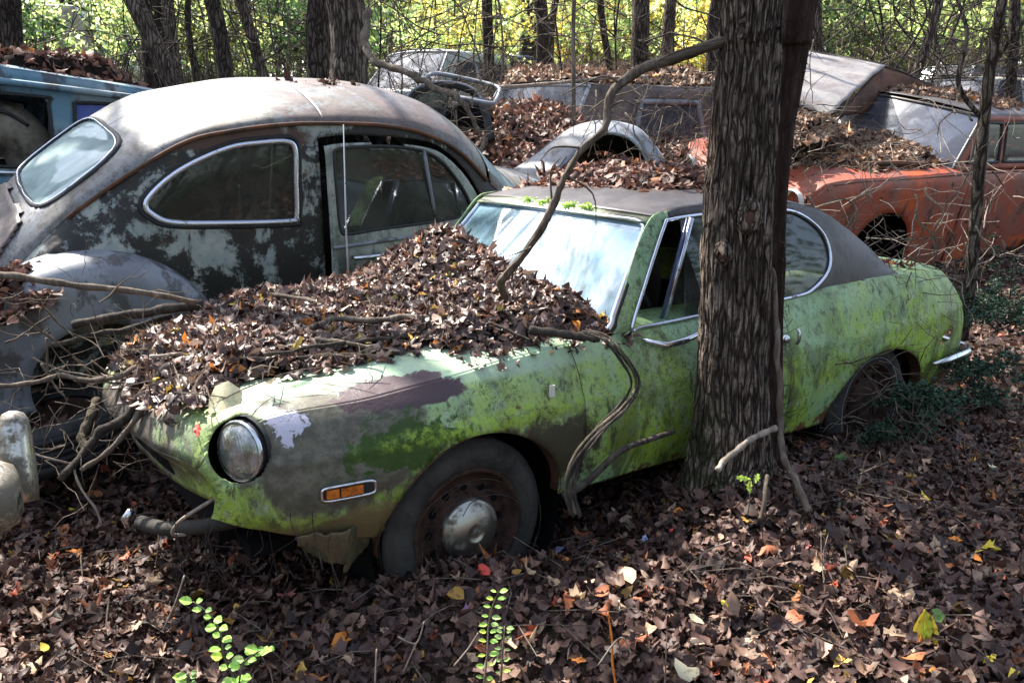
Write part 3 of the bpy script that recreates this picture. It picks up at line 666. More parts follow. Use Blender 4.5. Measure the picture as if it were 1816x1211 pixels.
    V, F = tube(E+np.array([-.004, 0, .004]), .0085, 8, False, True); mk('windscreen_trim', V, F, MAT['trim'], car, True)
    V, F = tube(E+np.array([-.001, 0, .001])*1+(E-E.mean(0))*.018, .010, 6, False, True); mk('windscreen_seal', V, F, MAT['dark_trim'], car, True)
    # header strip and A pillars, roof
    hdr = np.array([[(.895-.09*(1-a*a)+.04*b-.006, a*.535, 1.112+.014*(1-a*a)+.020*b-.006*a*a) for b in (-.2, .1, .5, 1)] for a in np.linspace(-1, 1, 24)])
    surf('header_strip', hdr, MAT['header'], car, flip=True, dent=.002)
    rx = np.array([.90, 1.05, 1.25, 1.5, 1.7, 1.85, 2.0, 2.15, 2.33]); rz = np.array([1.138, 1.175, 1.195, 1.188, 1.16, 1.115, 1.04, .95, .83])
    hw = np.array([.535, .53, .525, .525, .525, .53, .54, .55, .56]); ez = np.array([1.122, 1.148, 1.15, 1.145, 1.125, 1.09, 1.02, .935, .82])
    Xr = np.linspace(.915, 2.33, 70); tt = cinterp(rx, np.stack([rz, hw, ez], 1), Xr); Gr = np.zeros((70, 41, 3))
    for i in range(70):
        for j, a in enumerate(np.linspace(-1, 1, 41)):
            Gr[i, j] = (Xr[i]-.08*(1-a*a)*ss(1.3, .9, Xr[i]), a*tt[i, 1], tt[i, 2]+(tt[i, 0]-tt[i, 2])*(1-abs(a)**3.2))
    rw = [(1.80, -.40), (1.80, .40), (2.16, .42), (2.16, -.42)]
    surf('roof', Gr, MAT['roof_brown'], car, [((0, 1), np.array(rw))], dent=.003)
    surf('rear_window', Gr, MAT['dusty_glass'], car, inside=((0, 1), np.array(rw)), thick=0, push=-.006)
    # cabin side with the long window opening
    zt = cinterp([.64, .72, .80, .90, .96]+list(rx[1:]), np.array([.775, .90, 1.02, 1.132, 1.142]+list(ez[1:]))[:, None], np.linspace(.64, 2.33, 110))[:, 0]
    ytp = cinterp([.64, .90]+list(rx[1:]), np.array([.62, .532]+list(hw[1:]))[:, None], np.linspace(.64, 2.33, 110))[:, 0]
    Gc = np.zeros((110, 26, 3))
    for i, x in enumerate(np.linspace(.64, 2.33, 110)):
        for j, b in enumerate(np.linspace(0, 1, 26)):
            z0 = .765+.02*ss(1.4, 1.9, x); Gc[i, j] = (x, -(ytp[i]*b+(.628)*(1-b)+.010*math.sin(b*3.14)), z0+(zt[i]-z0)*b)
    win = catmull([(.725, .785), (.83, .95), (.935, 1.095), (.97, 1.112), (1.15, 1.120), (1.45, 1.118), (1.66, 1.098), (1.80, 1.02), (1.832, .93), (1.80, .86), (1.70, .805), (1.60, .788), (1.3, .782), (1.0, .780), (.78, .778)], 5, True)
    for sgn in (-1, 1):
        f = (lambda G_: G_) if sgn < 0 else flipy
        a = 22
        surf('windscreen_pillar', f(Gc[:a]), m, car, [((0, 2), win)], flip=sgn < 0, dent=.002)
        surf('cabin_side', f(Gc[a-1:]), MAT['roof_brown'], car, [((0, 2), win)], flip=sgn < 0, dent=.002)
        trim('window_trim', f(Gc), win, (0, 2), .0075, MAT['trim'], car, (0, .006*sgn, 0))
        gl = [(1.0, .77), (1.03, 1.13), (1.45, 1.13), (1.40, .77)]
        surf('door_glass', f(Gc), MAT['side_glass'], car, [((0, 2), np.array([(.5, .5), (.94, .5), (1.045, 1.3), (.5, 1.3)])), ((0, 2), np.array([(1.42, .5), (1.42, 1.3), (2.6, 1.3), (2.6, .5)]))], inside=((0, 2), win), thick=0, push=-.012*(-sgn)*0-.0)
        surf('quarter_glass', f(Gc), MAT['side_glass'], car, [((0, 2), np.array([(.5, .5), (1.46, .5), (1.46, 1.3), (.5, 1.3)]))], inside=((0, 2), win), thick=0)
        for x0, x1, rr, mt in ((.925, 1.03, .010, 'trim'), (.905, 1.010, .006, 'navy_far'), (1.44, 1.44, .011, 'trim')):
            A = lift_outline(f(Gc), [(x0, .78), (x1, 1.118)], (0, 2)); A[:, 1] += .004*sgn; V, F = tube([A[0], A.mean(0), A[1]], rr, 6); mk('window_post', V, F, MAT[mt], car, True)
    # belt trim, handle, lock, badge, bumper
    mb = MB(); mb.tube([(.75, -.655, .742), (.82, -.70, .722), (.90, -.705, .728), (.98, -.70, .742), (1.03, -.68, .752)], [.008, .012, .012, .011, .007], 8); mb.build('door_handle', MAT['chrome'], car, True)
    V, F = lathe([(.0, -.012), (.010, -.012), (.017, -.006), (.018, .004)], 20, 1); o = mk('door_lock', V, F, MAT['chrome'], car, True); o.location = (1.435, -.712, .655)
    mb = MB(); mb.tube([(1.492, -.719, .69), (1.494, -.726, .675), (1.494, -.727, .645), (1.492, -.719, .63)], .007, 6); mb.build('striker_plate', MAT['chrome'], car, True)
    mb = MB(); mb.box((.335, -.706, .655), (.018, .006, .036)); mb.build('side_badge', MAT['white_plastic'], car)
    mb = MB(); mb.tube([(2.50, -.725, .39), (2.60, -.735, .392), (2.80, -.725, .395), (2.96, -.64, .385), (3.08, -.30, .39), (3.09, 0, .39), (3.08, .3, .39), (2.96, .62, .385)], [.008, .016, .02, .018, .016, .016, .016, .016], 10); mb.build('rear_bumper', MAT['chrome'], car, True)
    mb = MB(); mb.tube(catmull([(-.50, -.58, .45), (-.60, -.52, .42), (-.70, -.42, .39), (-.74, -.32, .37), (-.755, -.26, .36)], 5), .020, 10); mb.build('front_bumper', MAT['rubber_dusty'], car, True)
    mb = MB(); mb.tube([(-.77, -.22, .385), (-.785, -.21, .36), (-.78, -.205, .335)], [.010, .014, .010], 8); mb.build('bumper_guard', MAT['chrome'], car, True)
    mb = MB(); mb.tube(catmull([(-.60, -.52, .50), (-.70, -.50, .45), (-.72, -.47, .40), (-.66, -.45, .38)], 4), .005, 6); mb.build('wire', MAT['twig_pale'], car, True)
    # emblem and the two hood rubber marks, antenna
    V, F = lathe([(0, .004), (.018, .004), (.020, 0)], 20, 2); o = mk('hood_badge', V, F, MAT['silver'], car, True); o.location = (-.69, -.02, .698); o.scale = (1, 1.3, 1)
    mb = MB(); mb.tube([(.28, .58, .75), (.285, .59, 1.0), (.30, .60, 1.43)], [.0045, .0035, .002], 6); V = mb.build('antenna', MAT['silver'], car, True)
    # cabin inside: seats, wheel, dash
    mb = MB(); mb.box((.74, 0, .70), (.16, 1.15, .12)); mb.build('dashboard', MAT['interior'], car)
    for y in (-.28, .28):
        mb = MB(); mb.box((1.28, y, .50), (.42, .42, .12)); mb.tube([(1.46, y, .50), (1.52, y, .75), (1.56, y, .88)], [.20, .19, .14], 10); mb.build('seat', MAT['seat_vinyl'], car, True)
    a = np.linspace(0, 2*math.pi, 28, endpoint=False); V, F = tube(np.stack([.98-.07*np.sin(a), -.28+.18*np.cos(a), .78+.16*np.sin(a)], 1), .011, 6, False, True); mk('steering_wheel', V, F, MAT['dark_trim'], car, True)
    return car, GTp, GS
green, GTp, GS = build_green()
# ------------------------------------------------------------ the rounded grey saloon
BY, BRL = .59, .15
def _roll_pivot(t, yaw, roll, p):
    cy, sy, cr, sr = math.cos(yaw), math.sin(yaw), math.cos(roll), math.sin(roll)
    Rz = np.array([[cy, -sy, 0], [sy, cy, 0], [0, 0, 1]]); Rx = np.array([[1, 0, 0], [0, cr, -sr], [0, sr, cr]]); p = np.array(p)
    return np.array(t)+Rz@p-Rz@Rx@p
BT = _roll_pivot([-2.021, 3.887, -.02], BY, BRL, [.5, -.63, 1.0])
def bx_(x): return np.interp(x, [-.62, -.4, 0, .17, .5, .83, .95, 1.05, 1.55, 1.9, 2.1, 2.5, 3.5], [-.62, -.398, .038, .215, .532, .831, .95, 1.027, 1.461, 1.744, 1.90, 2.22, 3.15])
def build_beetle():
    car = thing('rounded_saloon', 'round backed grey saloon with blotched mouldy flank and chrome ringed side window', 'car', BT, BY); car.rotation_euler = (BRL, 0, BY)
    xs = [-.62, -.45, -.30, -.15, 0, .17, .37, .57, .9, 1.3, 1.6, 1.85, 2.1, 2.3, 2.5, 2.8, 3.2, 3.5]
    T = [(.58, .34, .50), (.82, .40, .66), (.97, .48, .84), (1.12, .535, 1.03), (1.25, .55, 1.16), (1.365, .565, 1.28), (1.465, .575, 1.385), (1.52, .58, 1.425), (1.568, .58, 1.455), (1.575, .58, 1.45), (1.555, .58, 1.405), (1.50, .585, 1.31), (1.38, .59, 1.14), (1.23, .595, 1.03), (1.13, .56, .98), (1.08, .48, .90), (.96, .40, .80), (.75, .3, .65)]
    X = np.concatenate([np.linspace(-.62, 2.2, 190)[:-1], np.linspace(2.2, 3.5, 40)])
    t = cinterp(xs, T, X); zc, yc, zr = t.T
    k = np.where(X < .3, .15, .38); k = .15+.23*ss(.1, .7, X)
    top = np.zeros((len(X), 5, 2)); d = zc-zr
    top[:, 0] = np.stack([0*X, zc], 1); top[:, 1] = np.stack([yc*.42, zc-.10*k*d*2], 1); top[:, 2] = np.stack([yc*.76, zc-k*d], 1); top[:, 3] = np.stack([yc*.95, zc-(.55+k*.4)*d], 1); top[:, 4] = np.stack([yc+.004, zr], 1)
    wd = .66-.10*ss(.1, -.62, X)-.25*ss(2.0, 3.5, X); belt = np.minimum(.96, zr-.06)
    side = np.zeros((len(X), 6, 2)); lowz = np.minimum(.42, zr-.15)
    side[:, 0] = np.stack([yc, zr], 1); side[:, 1] = np.stack([yc*.55+wd*.45, zr*.6+belt*.4], 1); side[:, 2] = np.stack([wd-.012, belt], 1); side[:, 3] = np.stack([wd, belt*.75+lowz*.25], 1); side[:, 4] = np.stack([wd, belt*.35+lowz*.65], 1); side[:, 5] = np.stack([wd-.02, lowz], 1)
    def g(rows): G = np.zeros((*rows.shape[:2], 3)); G[..., 0] = bx_(X)[:, None]; G[..., 1] = -rows[..., 0]; G[..., 2] = rows[..., 1]; return G
    Gt, Gs = g(spline_rows(top, 34)), g(spline_rows(side, 60))
    q = catmull([(.165, 1.135), (.20, 1.085), (.27, 1.058), (.45, 1.045), (.80, 1.035), (.835, 1.06), (.84, 1.2), (.845, 1.34), (.81, 1.378), (.68, 1.375), (.53, 1.355), (.36, 1.29), (.24, 1.215)], 6, True)
    dr = catmull([(.975, .60), (.965, 1.0), (.955, 1.34), (.985, 1.395), (1.3, 1.40), (1.6, 1.37), (1.75, 1.315), (1.90, 1.20), (2.02, 1.05), (2.06, .95), (2.08, .60)], 6, False); dr = np.concatenate([dr, [(2.08, .45), (.975, .45)]])
    wn = catmull([(1.045, 1.0), (1.03, 1.15), (1.025, 1.31), (1.06, 1.352), (1.30, 1.36), (1.55, 1.335), (1.70, 1.275), (1.84, 1.15), (1.905, 1.05), (1.88, 1.015), (1.60, .992), (1.3, .982), (1.09, .972)], 6, True)
    for o_ in (q, dr, wn): o_[:, 0] = bx_(o_[:, 0])
    for sgn in (-1, 1):
        f = (lambda G_: G_) if sgn < 0 else flipy; fl = sgn > 0
        ws = catmull([(0, 1.075), (-.3, 1.08), (-.43, 1.11), (-.455, 1.21), (-.42, 1.31), (-.28, 1.345), (0, 1.35)], 6, False)
        ws2 = np.concatenate([ws, -ws[::-1]*[1, -1]])
        m = X[:, None] < 1.0
        cutrw = [((1, 2), ws2)]
        a = np.where(X <= 1.0)[0]; b = np.where((X >= .99) & (X <= 2.06))[0]
        surf('roof', f(Gt[a]), MAT['grey'], car, cutrw, flip=not fl, dent=.004)
        surf('roof', f(Gt[a[-1]:b[-1]+1]), MAT['grey'], car, flip=not fl, dent=.004)
        h = np.where(X >= 2.40)[0]; surf('bonnet', f(Gt[h]), MAT['grey'], car, flip=not fl)
        wsx = np.where((X >= 2.08) & (X < 2.41))[0]; surf('windscreen', f(Gt[wsx][:, :26]), MAT['dusty_glass'], car, flip=not fl, thick=0); surf('windscreen_pillar', f(Gt[wsx][:, 25:]), MAT['grey'], car, flip=not fl)
        surf('side_panel', f(Gs), MAT['mould'], car, [((0, 2), q), ((0, 2), dr)], flip=not fl, dent=.004)
        # door, slightly sprung open at its rear edge
        D = f(Gs).copy(); ho = R_(3.2)*1; px_, py_ = 1.87, sgn*.66
        c_, s_ = math.cos(ho), math.sin(ho); dx = D[..., 0]-px_; dy = D[..., 1]-py_
        dr2 = dr.copy(); ce = np.array([1.42, .9]); dr2 = ce+(dr2-ce)*np.array([.975, .972])-np.array([0, .012])
        o = surf('door', f(Gs), MAT['door'], car, [((0, 2), wn)], flip=not fl, dent=.002, keep=[((0, 2), dr2)])
        glz = surf('door_glass', f(Gs), MAT['dark_glass'], o, keep=[((0, 2), wn)], thick=0)
        glz.location = (0, -sgn*.008, 0)
        trim('window_seal', f(Gs), wn, (0, 2), .007, MAT['dark_trim'], o, (0, sgn*.002, 0))
        A = lift_outline(f(Gs), [(1.465, 1.335), (1.505, 1.16), (1.545, .995)], (0, 2)); V, F = tube(A+np.array([0, sgn*.006, 0]), .009, 6); mk('window_post', V, F, MAT['light_grey'], o, True)
        A = lift_outline(f(Gs), [(x, .935+.04*(x-1.5)) for x in np.linspace(.985, 1.84, 20)], (0, 2)); V, F = tube(A+np.array([0, sgn*.004, 0]), .009, 6); mk('waist_moulding', V, F, MAT['light_grey'], o, True)
        mb = MB(); y = sgn*.70; mb.tube([(1.07, sgn*.675, .868), (1.075, y, .868), (1.16, y+sgn*.004, .868), (1.24, y, .870), (1.245, sgn*.675, .870)], [.009, .011, .011, .010, .008], 8); mb.build('handle', MAT['chrome'], o, True)
        # hinge the door: rotate mesh objects about its front edge
        Mx = Matrix.Translation((px_, py_, 0)) @ Matrix.Rotation(-sgn*-ho if sgn < 0 else -ho*0, 4, 'Z') @ Matrix.Translation((-px_, -py_, 0))
        if sgn < 0: o.matrix_local = Matrix.Translation((px_, py_, 0)) @ Matrix.Rotation(ho, 4, 'Z') @ Matrix.Translation((-px_, -py_, 0))
        surf('quarter_glass', f(Gs), MAT['dark_glass'], car, keep=[((0, 2), q)], thick=0).location = (0, -sgn*.006, 0)
        trim('quarter_window_trim', f(Gs), q, (0, 2), .0125, MAT['trim'], car, (0, sgn*.004, 0), 8)
        trim('quarter_window_seal', f(Gs), 1.0*(q-q.mean(0))*[1.06, 1.10]+q.mean(0), (0, 2), .010, MAT['dark_trim'], car, (0, 0, 0))
        # rain gutter along the roof edge
        gx = np.where((X > -.1) & (X < 2.08))[0]; L = f(Gt[gx][:, -1]).copy(); L[:, 1] += sgn*.006
        V, F = tube(L[::3], .009, 6); mk('rain_gutter', V, F, MAT['rust'], car, True)
        # rear fender: bulging dome over the wheel
        th = np.linspace(R_(-25), R_(200), 48); ph = np.linspace(0, 1, 16); Gf = np.zeros((48, 16, 3))
        for i, a_ in enumerate(th):
            for j, p in enumerate(ph):
                r = .505-.035*p-.22*max(0, (p-.3)/.7)**1.6; yy = .60+.205*math.sin(min(1, p*1.5)*math.pi/2)+.02*max(0, p-.9)
                Gf[i, j] = (-.03+r*1.04*math.cos(a_), sgn*yy, .465+r*math.sin(a_))
        surf('rear_fender', Gf, MAT['light_grey'], car, flip=fl, dent=.006)
    # rear window
    surf('rear_window', np.concatenate([Gt[:, ::-1], flipy(Gt)[:, 1:]], 1), MAT['dusty_glass'], car, keep=[((1, 2), ws2), ((0, 2), np.array([(-1, 0), (.8, 0), (.8, 3), (-1, 3)]))], thick=0, push=-.004)
    GG = np.concatenate([Gt[:, ::-1], flipy(Gt)[:, 1:]], 1)[:90]
    P = lift_outline(GG, ws2, (1, 2)); V, F = tube(P, .012, 8, False, True); mk('rear_window_seal', V, F, MAT['dark_trim'], car, True)
    P2 = lift_outline(GG, (ws2-[0, 1.21])*[.985, .97]+[0, 1.21], (1, 2)); P2[:, 0] -= .008; P2[:, 2] += .006; V, F = tube(P2, .004, 6, False, True); mk('rear_window_trim', V, F, MAT['trim'], car, True)
    # engine lid standing a touch proud, with seam
    lid = catmull([(0, .62), (-.30, .64), (-.40, .80), (-.40, .95), (-.34, 1.035), (0, 1.045)], 5, False); lid = np.concatenate([lid, -lid[::-1]*[1, -1]])
    surf('engine_lid', GG, MAT['brown_paint'], car, keep=[((1, 2), lid)], thick=.006, push=.010)
    # inside and below
    mb = MB(); mb.box((1.0, 0, .42), (2.6, 1.2, .05)); mb.box((-.30, 0, .55), (.4, .9, .3)); mb.build('floor_pan', MAT['black_void'], car)
    for y in (-.3, .3):
        mb = MB(); mb.box((1.35, y, .68), (.45, .45, .14)); mb.tube([(1.15, y, .7), (1.08, y, .95), (1.03, y, 1.10)], [.22, .2, .16], 10); mb.build('front_seat', MAT['interior'], car, True)
    mb = MB(); mb.box((.35, 0, .78), (.5, 1.0, .14)); mb.box((.12, 0, 1.0), (.12, 1.0, .34)); mb.build('rear_seat', MAT['interior'], car)
    mb = MB(); mb.box((1.88, 0, .98), (.12, 1.1, .16)); mb.build('dashboard', MAT['interior'], car)
    V, F = lathe([(0, -.02), (.05, -.015), (.055, 0), (.04, .02)], 20, 1); o = mk('tail_lamp', V, F, MAT['red_lens'], car, True); o.location = (-.50, -.76, .70); o.rotation_euler = (0, 0, R_(-50)); o.scale = (1, 1, 1.5)
    V, F = lathe([(0, -.012), (.02, -.010), (.022, 0)], 16, 1); o = mk('fuel_cap', V, F, MAT['silver'], car, True); o.location = (-.05, -.785, .86)
    wheel(car, (2.70, -.66, .33), -1, .33, .15); wheel(car, (2.70, .66, .33), 1, .33, .15); wheel(car, (0, .66, .33), 1, .33, .15)
    return car
beetle = build_beetle()
# ------------------------------------------------------------ the plainer cars further back
def sedan(name, label, cat, t, yaw, roll, pitch, X0, X1, hood, body, gh, wins, paint, roofm, arches=(), glass='grey_glass', trimm='silver', fender_cut=None, group=None):
    """hood: [(x, centre z)], body: [(x, crest z, width, hem z)], gh: dict of cabin sizes; front at -x, near side -y"""
    car = thing(name, label, cat, t, 0, group); car.rotation_euler = (roll, pitch, yaw)
    X = np.linspace(X0, X1, 110)
    hz = cinterp([h[0] for h in hood], np.array([[h[1]] for h in hood]), X)[:, 0]
    b = cinterp([q[0] for q in body], np.array([q[1:] for q in body]), X); cz, wd, hem = b.T
    top = np.zeros((len(X), 4, 2)); top[:, 0] = np.stack([0*X, hz], 1); top[:, 1] = np.stack([wd*.45, hz-.005], 1); top[:, 2] = np.stack([wd*.82, (hz+cz)/2], 1); top[:, 3] = np.stack([wd*.95, cz], 1)
    side = np.zeros((len(X), 4, 2)); side[:, 0] = top[:, 3]; side[:, 1] = np.stack([wd, cz-.10], 1); side[:, 2] = np.stack([wd*1.0, (cz+hem)/2], 1); side[:, 3] = np.stack([wd*.96, hem], 1)
    def g(rows): G = np.zeros((*rows.shape[:2], 3)); G[..., 0] = X[:, None]; G[..., 1] = -rows[..., 0]; G[..., 2] = rows[..., 1]; return G
    Gt, Gs = g(spline_rows(top, 14)), g(spline_rows(side, 22))
    a0, a1 = gh['wsb'], gh['rrb']; belt = gh['belt']
    for sgn in (-1, 1):
        f = (lambda G_: G_) if sgn < 0 else flipy; fl = sgn > 0
        seam = gh.get('seam', a0+.15)
        i = X <= seam; j = X >= seam
        surf('front_fender', f(Gs[i]), MAT[paint], car, [((0, 2), q) for q in arches], flip=not fl, dent=.008)
        k = int(i.sum()); surf('body_side', f(Gs[k-1:]), MAT[paint], car, [((0, 2), q) for q in arches], flip=not fl, dent=.006)
        L = lift_outline(f(Gs), [(seam, z) for z in np.linspace(belt-.05, hem.min()+.1, 8)], (0, 2)); V, F = tube(L+np.array([0, sgn*.002, 0]), .005, 5); mk('door_seam', V, F, MAT['black_void'], car)
        L = f(Gs)[::4, 2].copy(); L[:, 1] += sgn*.004; V, F = tube(L, .006, 5); mk('side_crease', V, F, MAT[gh.get('crease', paint)], car, True)
    full = np.concatenate([Gt[:, ::-1], flipy(Gt)[:, 1:]], 1)
    surf('bonnet', full[X <= a0+.06], MAT[paint], car, dent=.01)
    if X1 > a1+.15: surf('boot_lid', full[X >= a1-.06], MAT[paint], car, dent=.01)
    # ends
    for ii, nm in ((0, 'nose_panel'), (-1, 'tail_panel')):
        row = full[ii]; rows = []
        for q in np.linspace(0, 1, 6): r = row.copy(); r[:, 2] = row[:, 2]*(1-q)+hem[ii]*q; rows.append(r)
        surf(nm, np.array(rows), MAT[paint], car, [((1, 2), np.array([(-.35, hem[ii]+.1), (.35, hem[ii]+.1), (.35, cz[ii]-.12), (-.35, cz[ii]-.12)]))] if ii == 0 else ())
    # cabin
    hb, ht, rz_ = gh['hb'], gh['ht'], gh['roof']; wst, rrt = gh['wst'], gh['rrt']
    G = np.array([[(a0*(1-q)+wst*q-.10*(1-a*a), a*(hb*(1-q)+ht*q), belt*(1-q)+(rz_-.03+.02*(1-a*a))*q) for q in np.linspace(0, 1, 12)] for a in np.linspace(-1, 1, 22)])
    surf('windscreen', G, MAT[glass], car, thick=0)
    E = np.concatenate([G[0], G[1:, -1], G[-1, ::-1][1:], G[::-1, 0][1:-1]]); V, F = tube(E, .016, 6, False, True); mk('windscreen_frame', V, F, MAT[gh.get('frame', roofm)], car, True)
    Xr = np.linspace(wst, rrt, 24)
    Gr = np.array([[(x-.10*(1-a*a)*ss(wst+.4, wst, x), a*ht*1.0, rz_-.02+.055*(1-abs(a)**3)*math.sin(math.pi*min(1, .25+.5*(x-wst)/(rrt-wst)))**.5-gh.get('drop', 0)*((x-wst)/(rrt-wst))**2) for a in np.linspace(-1, 1, 22)] for x in Xr])
    surf('roof', Gr, MAT[roofm], car, dent=.006)
    zend = Gr[-1, 0, 2]
    G = np.array([[(rrt*(1-q)+a1*q+.08*(1-a*a)*q, a*(ht*(1-q)+hb*q), zend*(1-q)+belt*q) for q in np.linspace(0, 1, 10)] for a in np.linspace(-1, 1, 16)])
    surf('rear_window', G, MAT['side_glass'], car, thick=0, flip=True)
    xs_ = np.linspace(a0, a1, 70); zt = np.interp(xs_, [a0, wst]+list(Xr[1:-1])+[rrt, a1], [belt+.01, Gr[0, 0, 2]]+list(Gr[1:-1, 0, 2])+[zend, belt+.01]); yt = np.interp(xs_, [a0, wst, rrt, a1], [hb, ht, ht, hb])
    Gc = np.array([[(x, -(hb*(1-q)+yt[n]*q), belt-.02+(zt[n]-belt+.02)*q) for q in np.linspace(0, 1, 18)] for n, x in enumerate(xs_)])
    for sgn in (-1, 1):
        f = (lambda G_: G_) if sgn < 0 else flipy
        polys = [catmull(w_['p'], 4, True) if not w_.get('sharp') else np.array(w_['p']) for w_ in wins]
        surf('cabin_side', f(Gc), MAT[gh.get('side', paint)], car, [((0, 2), p) for p in polys], flip=sgn > 0)
        for w_, p in zip(wins, polys):
            trim('window_frame', f(Gc), p, (0, 2), w_.get('r', .012), MAT[w_.get('trim', trimm)], car, (0, sgn*.003, 0))
            if w_.get('glass', True): surf('window_glass', f(Gc), MAT[w_.get('glass') if isinstance(w_.get('glass'), str) else glass], car, keep=[((0, 2), p)], thick=0)
    mb = MB(); L = X1-X0; mb.box(((X0+X1)/2, 0, hem.min()+.15), (L*.9, .9, .08)); mb.build('floor_pan', MAT['black_void'], car)
    for y in (-.35, .35):
        mb = MB(); x = wst+.35; mb.box((x, y, belt-.42), (.5, .5, .16)); mb.tube([(x+.22, y, belt-.4), (x+.30, y, belt-.1), (x+.34, y, belt+.06)], [.24, .23, .17], 8); mb.build('seat', MAT['seat_vinyl'], car, True)
    return car, Gt, Gs
def rp(x0, x1, z0, z1, r=.03, sl0=0, sl1=0):
    return [(x0+r, z0), (x1-r, z0), (x1, z0+r), (x1+sl1, z1-r), (x1+sl1-r, z1), (x0+sl0+r, z1), (x0+sl0, z1-r), (x0, z0+r)]
# red saloon, leaning towards the coupe
RT, RY, RR = (2.356, 7.17, .378), .584, .20
red, _, _ = sedan('red_saloon', 'faded red saloon with buried bonnet and empty wheel arch behind the coupe tail', 'car', RT, RY, RR, 0, -.80, 3.6,
    [(-.80, .70), (-.6, .80), (0, .86), (.95, .88), (3, .86), (3.6, .7)], [(-.80, .70, .66, .30), (-.72, .80, .72, .22), (-.4, .83, .75, .05), (.2, .835, .76, -.05), (1, .85, .77, -.05), (3.0, .85, .76, 0), (3.6, .7, .68, .1)],
    dict(wsb=.92, wst=1.30, rrt=2.55, rrb=3.1, belt=.855, hb=.66, ht=.56, roof=1.29, seam=1.02, side='red', frame='roof_brown', crease='rust'),
    [dict(p=rp(1.14, 1.62, .90, 1.21, .03, .20, 0), trim='dark_trim', glass='side_glass'), dict(p=rp(1.70, 2.45, .90, 1.21, .04, 0, .0), trim='dark_trim', glass='side_glass')], 'red', 'roof_brown', [circ(.05, .17, .39, .40)])
for s_ in (-1, 1):
    V, F = lathe([(.085, .03), (.095, 0), (.085, -.03), (.045, -.09), (0, -.10)], 20, 0); o = mk('lamp_bucket', V*np.array([-1, 1, 1]), F, MAT['white_plastic'], red, True); o.location = (-.84, s_*.54, .64)
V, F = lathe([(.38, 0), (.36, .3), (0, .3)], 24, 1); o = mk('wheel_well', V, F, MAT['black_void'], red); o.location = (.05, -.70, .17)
mb = MB(); mb.box((-.8, 0, .45), (.06, 1.2, .05)); mb.box((-.6, 0, .5), (.1, .5, .3)); mb.build('radiator_panel', MAT['rust'], red)
mb = MB(); mb.tube([(.60, -.62, .895), (.30, -.56, .90), (-.1, -.52, .895)], [.018, .022, .014], 6); mb.build('bonnet_edge', MAT['rust'], red)
# blue wagon top left (front at +x, so its frame is turned round)
def wagon_blue():
    car, _, _ = sedan('blue_wagon', 'blue high roofed wagon with leaf covered roof beside the rounded saloon', 'wagon', (-3.62, 5.93, .22), .60, 0, .06, -2.6, 1.55,
        [(-2.6, .9), (0, .93), (1.2, .92), (1.55, .88)], [(-2.6, .92, .78, .3), (0, .93, .80, .25), (1.2, .93, .79, .25), (1.55, .85, .74, .3)],
        dict(wsb=-2.5, wst=-2.35, rrt=.98, rrb=1.45, belt=.935, hb=.765, ht=.71, roof=1.66, seam=.36, side='blue', frame='blue', drop=.16),
        [dict(p=rp(-.62, .27, .97, 1.40, .05), glass=False, trim='dark_trim'), dict(p=rp(.42, 1.02, .97, 1.38, .05), glass='blue_refl_glass', trim='dark_trim')], 'blue', 'blue', [])
    # rolled drip rail and inner door frame lines
    mb = MB(); mb.tube([(x, -.765+.0*x, 1.475-.05*max(0, x)) for x in np.linspace(-2.3, 1.0, 20)], .022, 8); mb.build('drip_rail', MAT['blue'], car, True)
    mb = MB(); mb.tube([(x, -.83, .93) for x in np.linspace(-2.5, .30, 10)], .016, 8); mb.build('sill_moulding', MAT['chrome'], car, True)
    # the heaped seat that leans in the open window
    P = catmull([(-.30, -.40, .80), (-.18, -.48, 1.10), (.0, -.52, 1.22), (.14, -.52, 1.12), (.22, -.5, .92)], 5)
    V, F = tube(P, .16, 12); mk('tipped_seat', V, F, MAT['seat_vinyl'], car, True)
    P = catmull([(-.34, -.60, .86), (-.24, -.66, 1.12), (-.02, -.68, 1.30), (.16, -.66, 1.22)], 5); V, F = tube(P, .012, 6); mk('seat_piping', V, F, MAT['dark_trim'], car, True)
    return car
wagon_blue()
# brown wagon in the middle
mid, _, _ = sedan('brown_wagon', 'dark brown wagon with silver framed side window, half seen left of the big tree', 'wagon', (1.0, 8.3, .36), .62, 0, 0, -2.9, 3.4,
    [(-2.9, .6), (-2.7, .72), (-1.2, .79), (3.4, .78)], [(-2.9, .6, .7, .3), (-2.7, .70, .75, .2), (-1.2, .765, .77, .1), (3.4, .77, .76, .1)],
    dict(wsb=-1.28, wst=-.92, rrt=2.7, rrb=3.2, belt=.775, hb=.72, ht=.66, roof=1.42, seam=-1.05, side='brown_paint', frame='silver'),
    [dict(p=rp(-.46, .46, .80, 1.27, .03, .10, -.10), trim='light_grey', r=.026, glass='grey_glass'), dict(p=rp(.58, 1.5, .80, 1.27, .04), trim='silver', glass='side_glass')], 'brown_paint', 'brown_paint')
